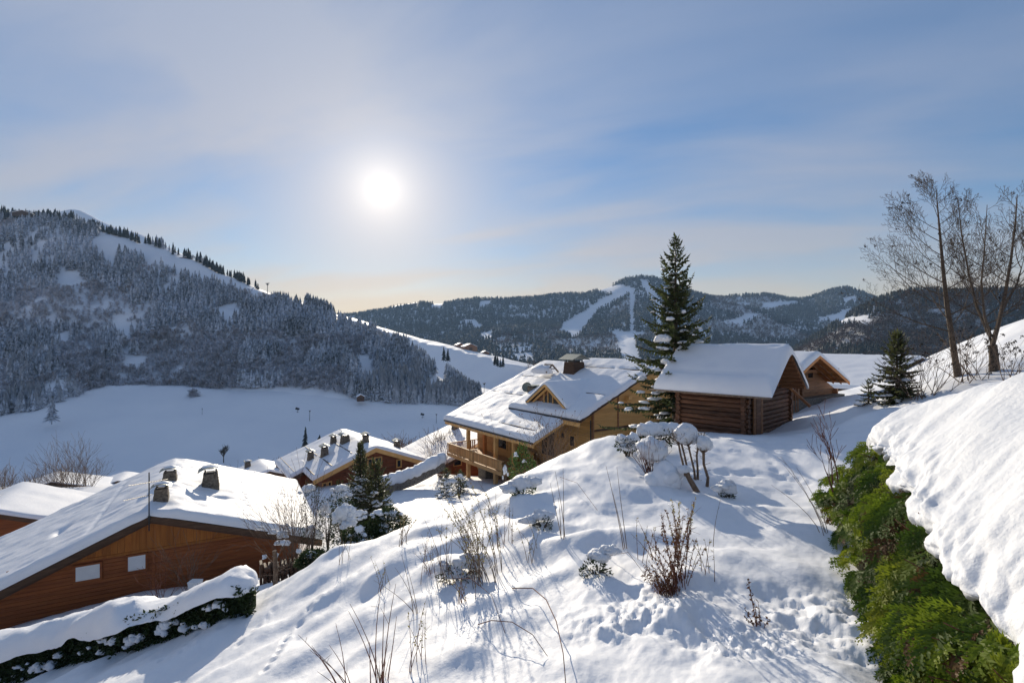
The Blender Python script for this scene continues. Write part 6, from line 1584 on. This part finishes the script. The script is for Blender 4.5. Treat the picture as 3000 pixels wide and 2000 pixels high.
# --- bushes and small things in the valley
def build_valley():
    rnd = random.Random(66)
    for i, (px, py, d, h, w) in enumerate(((20, 1455, 80, 4.5, 3), (95, 1450, 86, 4.0, 3), (160, 1440, 88, 5.0, 3), (215, 1440, 82, 7.5, 4), (250, 1440, 84, 5, 4), (720, 1425, 84, 3.5, 4), (760, 1425, 86, 3.5, 4), (795, 1420, 88, 4.0, 3), (690, 1430, 84, 3, 3), (1180, 1350, 70, 3.2, 3), (1290, 1340, 66, 3.4, 3), (1330, 1340, 66, 2.8, 3))):
        b = P(px, py, d); t = thing('valley_bush', ('leafless bush at the far left above the small left house', 'leafless bush second from the left picture edge', 'leafless bush left of the tall one behind the left roofs', 'tallest leafless bush behind the left roofs', 'leafless bush right of the tallest one behind the left roofs', 'leafless bush left of the middle chalet, middle of three',
              'leafless bush left of the middle chalet, nearest to its roof', 'leafless bush touching the roof line of the middle chalet', 'leafless bush left of the middle chalet, farthest from its roof', 'leafless bush behind the right end of the middle chalet', 'leafless bush right of the middle chalet', 'leafless bush below the golden chalet roof corner')[i], 'bush', b)
        mb = MB(); tips = []
        for k in range(20): bare_branches(mb, Vector((rnd.uniform(-.6, .6) * w * .3, rnd.uniform(-.5, .5), -.3)), Vector((rnd.uniform(-.5, .5), rnd.uniform(-.5, .5), 1)), h * rnd.uniform(.45, .75), .05, 2, rnd, tips, .1, .5, (2, 3), .016, 3)
        tag(mb.build('branch', BARKL, t), kind='stuff')
    b = P(655, 1352, 262); t = thing('meadow_tree', 'lone small bare tree on the blue meadow', 'tree', b); mb = MB(); tips = []; mb.tube([(0, 0, -.5), (0, 0, 3)], [.25, .2], 6)
    for k in range(16): bare_branches(mb, Vector((0, 0, rnd.uniform(2, 3.2))), Vector((rnd.uniform(-.7, .7), rnd.uniform(-.7, .7), 1)), rnd.uniform(2, 3.2), .13, 2, rnd, tips, .1, .5, (3, 4), .06, 3)
    tag(mb.build('branch', BARK, t), kind='stuff')
    def hut(label, px, py, d, w, dp, h, rh, th=.4, m=W_OLD, nm='hay_hut'):
        t = thing(nm, label, 'hut', P(px, py, d), th); MB().box(-w / 2, w / 2, -dp / 2, dp / 2, -1, h).build('wall', m, t); o = .4
        for sg in (-1, 1):
            q = [(0, -dp / 2 - o, h + rh), (sg * (w / 2 + o), -dp / 2 - o, h - .15), (sg * (w / 2 + o), dp / 2 + o, h - .15), (0, dp / 2 + o, h + rh)]; roof_slab(t, q, .12, name='roof')
            MB().hull8([Vector(p) + Vector((0, 0, .003)) for p in q], [Vector(p) + Vector((0, 0, .5)) for p in q]).build('roof_snow', FARSNOW, t)
        MB().prism([(-w / 2, -dp / 2, h), (w / 2, -dp / 2, h), (0, -dp / 2, h + rh - .1)], [(-w / 2, dp / 2, h), (w / 2, dp / 2, h), (0, dp / 2, h + rh - .1)]).build('gable', m, t)
        MB().box(-w * .12, w * .12, -dp / 2 - .06, -dp / 2 - .01, 0, h * .8).build('door', W_DARK, t)
    hut('low dark hut half sunk in the shaded meadow on the left', 217, 1184, 335, 8, 4, 1.4, 1.0, .1)
    hut('small dark hut at the forest edge above the middle chalet', 1056, 1170, 338, 4.5, 4, 2, 1.4)
    hut('chalet on the crest of the ski slope, larger of the two', 1374, 1026, 668, 18, 12, 5, 3.5, .5, W_OLDWARM, 'slope_chalet')
    hut('chalet on the crest of the ski slope, smaller and further left', 1346, 1018, 695, 11, 9, 3.5, 2.5, .5, W_OLDWARM, 'slope_chalet')
    hut('hut low on the ski slope crest near the spruce clump', 1420, 1040, 640, 9, 7, 3, 2.4, .5, W_OLDWARM, 'slope_chalet')
    hut('restaurant with a wide roof on the skyline at the far left', 72, 634, 640, 20, 10, 3, 3.5, .3, W_DARK, 'ridge_chalet')
    hut('long low hut on the skyline among ridge spruces', 545, 762, 606, 12, 6, 2, 1.4, .3, W_OLD, 'ridge_chalet')
    for (px, py, d, h, lb) in ((907, 1228, 314, 5.5, 'short post with a sign on the blue meadow'), (592, 1210, 312, 3, 'small marker post on the blue meadow'), (1278, 1235, 322, 5, 'post on the meadow beside the golden chalet roof'), (1262, 1085, 470, 9, 'ski lift pylon on the ski slope below the spruce pair'), (1418, 1150, 440, 8, 'ski lift pylon on the ski slope behind the chalet roof'),
                              (783, 862, 572, 12, 'ski lift pylon on the skyline of the left mountain'), (1325, 950, 1500, 30, 'tall pylon standing against the far mountain'), (1875, 826, 2195, 30, 'transmitter mast on the far mountain top')):
        t = thing('lift_pylon' if 'pylon' in lb else 'post', lb, 'pylon' if 'pylon' in lb else 'post', P(px, py, d)); m = MB(); m.tube([(0, 0, -1), (h * .03, 0, h)], [h * .03, h * .022], 6)
        if 'pylon' in lb: m.bar((-h * .16, 0, h), (h * .2, 0, h * 1.03), h * .05)
        m.build('mast', DARKMETAL, t)
        MB().box(-h * .07, h * .12, -.1, .1, h * .86, h * .97).build('head', DARKMETAL, t)
    for (px, py, d, lb) in ((872, 1206, 316, 'snow gun on the blue meadow left of the sign post'), (1238, 1222, 326, 'snow gun on the blue meadow right of the middle chalet')):
        t = thing('snow_gun', lb, 'snow gun', P(px, py, d)); m = MB(); m.tube([(0, 0, -.5), (0, 0, 1.6)], .12, 6); m.bar((-1, 0, 0), (1, 0, 0), .15); m.build('stand', DARKMETAL, t)
        MB().tube([(-1.2, 0, 2.2), (.9, .3, 1.6)], [.75, .6], 10).build('barrel', DARKMETAL, t)


build_valley()
# ------------------------------------------------------------------ hedges and the snow bank on the right
def left_hedge():
    rnd = random.Random(77)
    px = [-260, -120, 0, 120, 250, 400, 550, 680, 770]; py = [2085, 2035, 1992, 1962, 1925, 1880, 1836, 1795, 1762]
    base = []
    for a, b in zip(px, py):
        d = 18.0 - 0.0 * a; base.append(hit(a, b, 12) if b < 2000 else ground_at((a - 1500) / FPX * 18.1, 18.1))
    T = thing('laurel_hedge', 'long dark evergreen hedge with a thick snow top before the left chalet', 'hedge', base[len(base) // 2]); o = T.location
    n = 150; P_ = []
    L = [0]
    for a, b in zip(base[:-1], base[1:]): L.append(L[-1] + (b - a).length)
    for i in range(n):
        s = L[-1] * i / (n - 1); k = min(len(L) - 2, max(j for j in range(len(L)) if L[j] <= s + 1e-9)); f = (s - L[k]) / (L[k + 1] - L[k]); P_.append(base[k].lerp(base[k + 1], f))
    arr = np.array([tuple(p) for p in P_]); k = np.ones(15) / 15
    arr = np.stack([np.convolve(np.pad(arr[:, c], 7, 'edge'), k, 'valid') for c in range(3)], -1)
    tang = np.gradient(arr, axis=0); tang /= np.linalg.norm(tang, axis=1)[:, None]
    side = np.stack([tang[:, 1], -tang[:, 0], np.zeros(n)], -1)          # towards the viewer
    side /= np.linalg.norm(side, axis=1)[:, None]
    if (side[n // 2, 1] > 0): side = -side
    Hh = 1.0; D = 0.55
    # dark woody core
    V = []; F = []
    for i in range(n):
        e_ = min(1, (n - 1 - i) / 7) ** .5
        for (q, z) in ((D * .5, -.3), (D * .55, .4), (D * .4, Hh * .9), (-D, Hh * .9), (-D, -.3)): V.append(tuple(arr[i] + side[i] * q * e_ + np.array([0, 0, z * (.3 + .7 * e_)]) - np.array(o)))
    for i in range(n - 1):
        for j in range(5): F.append((i * 5 + j, i * 5 + (j + 1) % 5, (i + 1) * 5 + (j + 1) % 5, (i + 1) * 5 + j))
    F += [(0, 1, 2, 3, 4), tuple((n - 1) * 5 + j for j in (4, 3, 2, 1, 0))]
    link_mesh('hedge_core', V, F, HEDGELEAF, T)
    lf = LeafB()
    for q in range(12000):
        i = rnd.randrange(n); h = rnd.uniform(-.05, Hh * 1.02) * min(1, .5 + (n - i) / 16); bul = D * (.82 + .22 * math.sin(i * .9) * math.sin(h * 5 + i * .31) + .1 * math.sin(i * 2.3)); p = Vector(arr[i] + side[i] * (bul + rnd.uniform(-.12, .06)) + tang[i] * rnd.uniform(-.08, .08)) + Vector((0, 0, h)) - o
        l = rnd.uniform(.08, .17); lf.blade(p, Vector(side[i]) * rnd.uniform(.2, 1) + rand_dir(rnd) * .9 + Vector((0, 0, .2)), rand_dir(rnd), l, l * .24)
    tag(lf.build('foliage', HEDGELEAF, T), kind='stuff')
    # snow: thick wavy cushion over the top, draped over the front in places
    m = 15; V = np.zeros((n, m, 3))
    for i in range(n):
        s = i / (n - 1) * L[-1]
        wv = float(fbm(np.array([s * .35]), np.array([2.0]), 5, 3)[0]); th = .44 + .55 * wv; drop = .10 + .50 * float(vnoise(np.array([s * .9]), np.array([7.]), 8)[0]); drop = max(.04, drop)
        ee = min(1, (n - 1 - i) / 9) ** .5; th *= .35 + .65 * ee; drop *= 1.6 - .6 * ee
        for j in range(m):
            a = math.pi * j / (m - 1); c = math.cos(a); sn_ = math.sin(a)
            off = c * (D + .22 + .05 * math.sin(s * 2)) * (.35 + .65 * ee); zz = Hh * (.55 + .45 * ee) - .06 + th * sn_ ** .75 - (drop * max(0, c) ** 3) + .12 * float(fbm(np.array([s * 1.7 + j * .4]), np.array([j * .5]), 12, 3)[0])
            V[i, j] = arr[i] + side[i] * off + np.array([0, 0, zz]) - np.array(o)
    i = np.arange(n - 1)[:, None] * m + np.arange(m - 1)[None]
    F = np.stack([i, i + 1, i + m + 1, i + m], -1).reshape(-1, 4)
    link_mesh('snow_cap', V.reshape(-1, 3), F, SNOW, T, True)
    # clumps of snow caught in the face
    for q in range(46):
        i = rnd.randrange(4, n - 4); h = rnd.uniform(.0, .55); p = Vector(arr[i] + side[i] * (D * .98)) + Vector((0, 0, h)) - o; r = rnd.uniform(.05, .17)
        caps(T, [(p.x, p.y, p.z, r * rnd.uniform(.9, 1.8), r, r * rnd.uniform(.5, 1.1))], 3000 + q, LUMPSNOW, 'snow_clump', .5)


left_hedge()


# hedge line on the right, near end at the lower right corner
HB = [(4.75, 5.6, -4.35), (5.30, 7.2, -4.4), (5.95, 8.9, -4.4), (7.1, 11.0, -4.45), (8.2, 13.2, -4.5), (9.1, 15.0, -4.5)]        # foot on the lawn side
HT = [(3.80, 3.2, -2.90), (4.42, 4.55, -2.72), (5.25, 6.0, -2.62), (6.45, 8.2, -2.50), (8.25, 11.2, -2.5), (9.8, 13.9, -2.7)]      # lip of the snow


def rail(pts, t):
    a = np.array(pts); s = np.clip(t, 0, 1) * (len(a) - 1); i = np.minimum(s.astype(int), len(a) - 2); f = (s - i)[:, None]
    f = f * f * (3 - 2 * f) * .5 + f * .5
    return a[i] * (1 - f) + a[i + 1] * f


def right_hedge():
    rnd = random.Random(88); o = Vector((5.6, 8.0, -4.4))
    T = thing('cypress_hedge', 'feathery bright green cypress hedge bent under the heavy snow on the right', 'hedge', o)
    # foliage sprays fill the sloping face between foot and lip
    sets = [LeafB(), LeafB(), LeafB(), LeafB()]; br = MB(); nx, ny = -.80, -.42
    N_ = 760
    t = RNG.uniform(0, 1, N_) ** 1.25; h = RNG.uniform(-.02, 1.05, N_); Bq = rail(HB, t); Tq = rail(HT, t)
    Pp = Bq * (1 - h[:, None]) + Tq * h[:, None]; lump = fbm(t * 11, h * 2.4, 5, 3)
    flow = vnoise(t * 6.0, h * 2.2, 3); tone = fbm(t * 9 + 3, h * 3, 14, 2)
    for i in range(N_):
        out_ = .06 + .20 * math.sin(max(0, min(1, h[i])) * math.pi) + .55 * lump[i] + rnd.uniform(-.22, .10)
        p = Vector(Pp[i]) - o + Vector((nx, ny, .22)) * out_
        # sprays hang outwards and sweep along the hedge, swirling from tuft to tuft
        ax = Vector((-.62 + 2.0 * flow[i] + rnd.uniform(-.16, .16), -.45 + rnd.uniform(-.18, .18), .02 + 1.0 * flow[i] + rnd.uniform(-.18, .2))).normalized()
        Lp = rnd.uniform(.32, .70) * (1.0 if t[i] > .25 else .85); nrm = (Vector((nx, ny, .75)) + rand_dir(rnd) * .35).normalized(); sd = ax.cross(nrm).normalized()
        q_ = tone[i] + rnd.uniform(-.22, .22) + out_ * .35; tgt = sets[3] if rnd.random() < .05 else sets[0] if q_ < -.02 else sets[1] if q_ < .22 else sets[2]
        k = 12; prev = p
        for j in range(k):
            f = (j + 1) / k; c = p + ax * Lp * f + Vector((0, 0, -.28 * Lp * f * f)) + sd * .03 * math.sin(j * 1.3 + i)
            dd = (c - prev).normalized(); w = Lp * .34 * math.sin(min(1, .25 + f * .9) * 2.6) * (1.1 - f * .6)
            for sg in (-1, 1):
                a2 = (dd * .8 + sd * sg * .8 + nrm * rnd.uniform(-.15, .12)).normalized(); w2 = w * rnd.uniform(.75, 1.2)
                # side spray: a midrib with short scale-leaf twigs
                m = 3; s2 = a2.cross(nrm).normalized()
                for u in range(m):
                    g = (u + .5) / m; r_ = c + a2 * w2 * g + Vector((0, 0, -.06 * g * g))
                    for s3 in (-1, 1): tgt.blade(r_, a2 * .95 + s2 * s3 * .5 + rand_dir(rnd) * .1, nrm, w2 * .45 * (1.1 - .5 * g), .011)
                tgt.blade(c, a2 + Vector((0, 0, -.08)), nrm, w2 * 1.15, .013)
            prev = c
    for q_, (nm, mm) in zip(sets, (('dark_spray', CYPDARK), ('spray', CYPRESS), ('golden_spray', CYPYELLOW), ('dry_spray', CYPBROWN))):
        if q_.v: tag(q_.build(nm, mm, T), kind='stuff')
    # shade inside the hedge, painted as a near-black sheet behind the sprays
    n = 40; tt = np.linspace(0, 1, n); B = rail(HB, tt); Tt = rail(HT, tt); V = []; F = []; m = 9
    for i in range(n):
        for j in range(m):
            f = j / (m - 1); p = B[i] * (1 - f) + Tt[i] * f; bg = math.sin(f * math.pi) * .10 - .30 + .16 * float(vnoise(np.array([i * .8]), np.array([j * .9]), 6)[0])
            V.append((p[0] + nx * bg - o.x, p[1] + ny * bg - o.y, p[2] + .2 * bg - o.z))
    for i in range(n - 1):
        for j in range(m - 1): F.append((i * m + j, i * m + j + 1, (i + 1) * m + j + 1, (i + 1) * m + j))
    link_mesh('inner_shade_sheet', V, F, CYPCORE, T)
    for q in range(60):
        i = rnd.randrange(n); f = rnd.uniform(.1, .95); p = Vector(B[i] * (1 - f) + Tt[i] * f) - o
        br.tube([p + Vector((.2, .15, -.1)), p + Vector((nx, ny, .1)) * .12, p + Vector((nx * .45 + rnd.uniform(-.3, .3), ny * .4, .15 + rnd.uniform(-.2, .2)))], [.014, .010, .005], 4, False)
    # bare dead leaders at the far end
    for (x, y, z, dx, h_) in ((8.15, 13.0, -3.6, -.35, 1.0), (8.35, 13.1, -3.6, -.05, 1.1), (7.9, 12.6, -3.7, -.5, .8)):
        tips = []; bare_branches(br, Vector((x, y, z)) - o, Vector((dx, 0, 1)), h_, .022, 2, rnd, tips, .15, .45, (3, 4), .006)
    tag(br.build('branch', STEMRED, T), kind='stuff')
    # dry leaf litter at the foot near the camera
    lt = LeafB()
    for q in range(1500):
        f = rnd.random(); b = rail(HB, np.array([f * .35]))[0]; p = Vector((b[0] + rnd.uniform(-.10, .5), b[1] + rnd.uniform(-.3, .1), 0)); p.z = b[2] + rnd.uniform(-.1, .4) + (p.x - b[0]) * .5
        lt.blade(p - o, rand_dir(rnd), rand_dir(rnd), rnd.uniform(.04, .10), .012)
    tag(lt.build('dead_leaves', DEADLEAF, T), kind='stuff')


right_hedge()


def snow_bank():
    """snow heaped on the hedge, rising to the slope on the right"""
    nt, ns = 300, 150
    t = np.linspace(-.12, 1.0, nt); s = np.concatenate([np.linspace(0, .30, 80), np.linspace(.305, 1, ns - 80)])
    lip = rail(HT, t)
    ext = np.minimum(t, 0)[:, None] * np.array([[6.0, 10.0, 0]]); lip = lip + ext
    # rows: lip underside, lip front, lip top, mid, crest, behind
    R1 = lip + np.array([.35, .1, -.10]); R2 = lip + np.array([-.16, -.10, .06]); R3 = lip + np.array([.10, .06, .42])
    cx = rail([(7.6, 3.4, -.25), (8.4, 5.2, -.26), (9.2, 7.2, -.30), (10.0, 9.4, -.50), (10.5, 11.6, -1.0), (10.9, 14.0, -1.8)], t) + ext
    R5 = cx; R4 = R3 * .5 + R5 * .5 + np.array([0, 0, .22]); R4[:, 2] -= np.clip(t - .75, 0, 1) * .6
    R6 = cx + np.array([3.0, 1.2, -.25]); R7 = cx + np.array([7.0, 3.0, -2.2])
    rows = [R1, R2, R3, R4, R5, R6, R7]; key = [0, .10, .24, .45, .68, .84, 1.0]
    G = np.zeros((nt, ns, 3))
    for j, q in enumerate(s):
        i = max(k for k in range(len(key) - 1) if key[k] <= q + 1e-9); f = (q - key[i]) / (key[i + 1] - key[i])
        p0, p1, p2, p3 = rows[max(i - 1, 0)], rows[i], rows[i + 1], rows[min(i + 2, len(rows) - 1)]
        h = 2 * f ** 3 - 3 * f ** 2 + 1, f ** 3 - 2 * f ** 2 + f, -2 * f ** 3 + 3 * f ** 2, f ** 3 - f ** 2
        G[:, j] = p1 * h[0] + (p2 - p0) / 2 * h[1] + p2 * h[2] + (p3 - p1) / 2 * h[3]
    # far end turns down to the lawn
    end = smooth01(t, .90, 1.0)[:, None]; G[..., 2] -= end * end * 1.6 * (1 - .3 * s[None])
    # displacement along the surface normal: lumps near the lip, soft swells above
    du = np.gradient(G, axis=0); dv = np.gradient(G, axis=1); nn = np.cross(dv, du); nn /= np.linalg.norm(nn, axis=-1)[..., None] + 1e-9
    if nn[nt // 2, ns // 2, 2] < 0: nn = -nn
    Ls = np.cumsum(np.concatenate([[0], np.linalg.norm(np.diff(lip, axis=0), axis=1)]))[:, None]; S = s[None] * 5.0
    lum = np.exp(-((S - .5) / 0.95) ** 2)
    # uneven lip: lobes hanging over, notches where branches push through
    lob = fbm(Ls * .75, np.zeros_like(Ls), 61, 4, .6)
    edge = np.exp(-(s[None] / .16) ** 2)
    G[..., 0] += edge * lob * -.55; G[..., 1] += edge * lob * -.25; G[..., 2] += edge * np.minimum(lob, 0) * .5
    a = fbm(Ls * 1.1, S * 1.1, 62, 3); b = np.abs(fbm(Ls * 2.8, S * 2.8, 63, 4, .6)); c = fbm(Ls * 8, S * 8, 64, 3, .6); l2 = fbm(Ls * .5, S * .5, 65, 2)
    b = fbm(Ls * 2.2, S * 2.2, 63, 3, .5)
    disp = .26 * l2 * np.clip(S, 0, 1) + lum * (.26 * a + .17 * b + .022 * c) + (1 - lum) * (.035 * a + .006 * c)
    G = G + nn * disp[..., None]
    i = np.arange(nt - 1)[:, None] * ns + np.arange(ns - 1)[None]
    F = np.stack([i, i + ns, i + ns + 1, i + 1], -1).reshape(-1, 4)
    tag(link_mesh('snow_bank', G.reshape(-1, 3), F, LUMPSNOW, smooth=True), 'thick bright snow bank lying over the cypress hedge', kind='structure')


snow_bank()
# ------------------------------------------------------------------ haze in the air of the valley
def build_haze():
    m = bpy.data.materials.new('valley_haze'); m.use_nodes = True; nt = m.node_tree; nt.nodes.clear()
    out = nt.nodes.new('ShaderNodeOutputMaterial'); pv = nt.nodes.new('ShaderNodeVolumePrincipled')
    pv.inputs['Color'].default_value = (0.40, 0.64, 1.0, 1); pv.inputs['Density'].default_value = 1.0e-4; pv.inputs['Anisotropy'].default_value = 0.1
    nt.links.new(pv.outputs[0], out.inputs['Volume'])
    o = MB().box(-6000, 6000, -400, 3000, -260, 440).build('haze', m)
    tag(o, 'thin blue haze filling the valley air', None, kind='stuff')
build_haze()
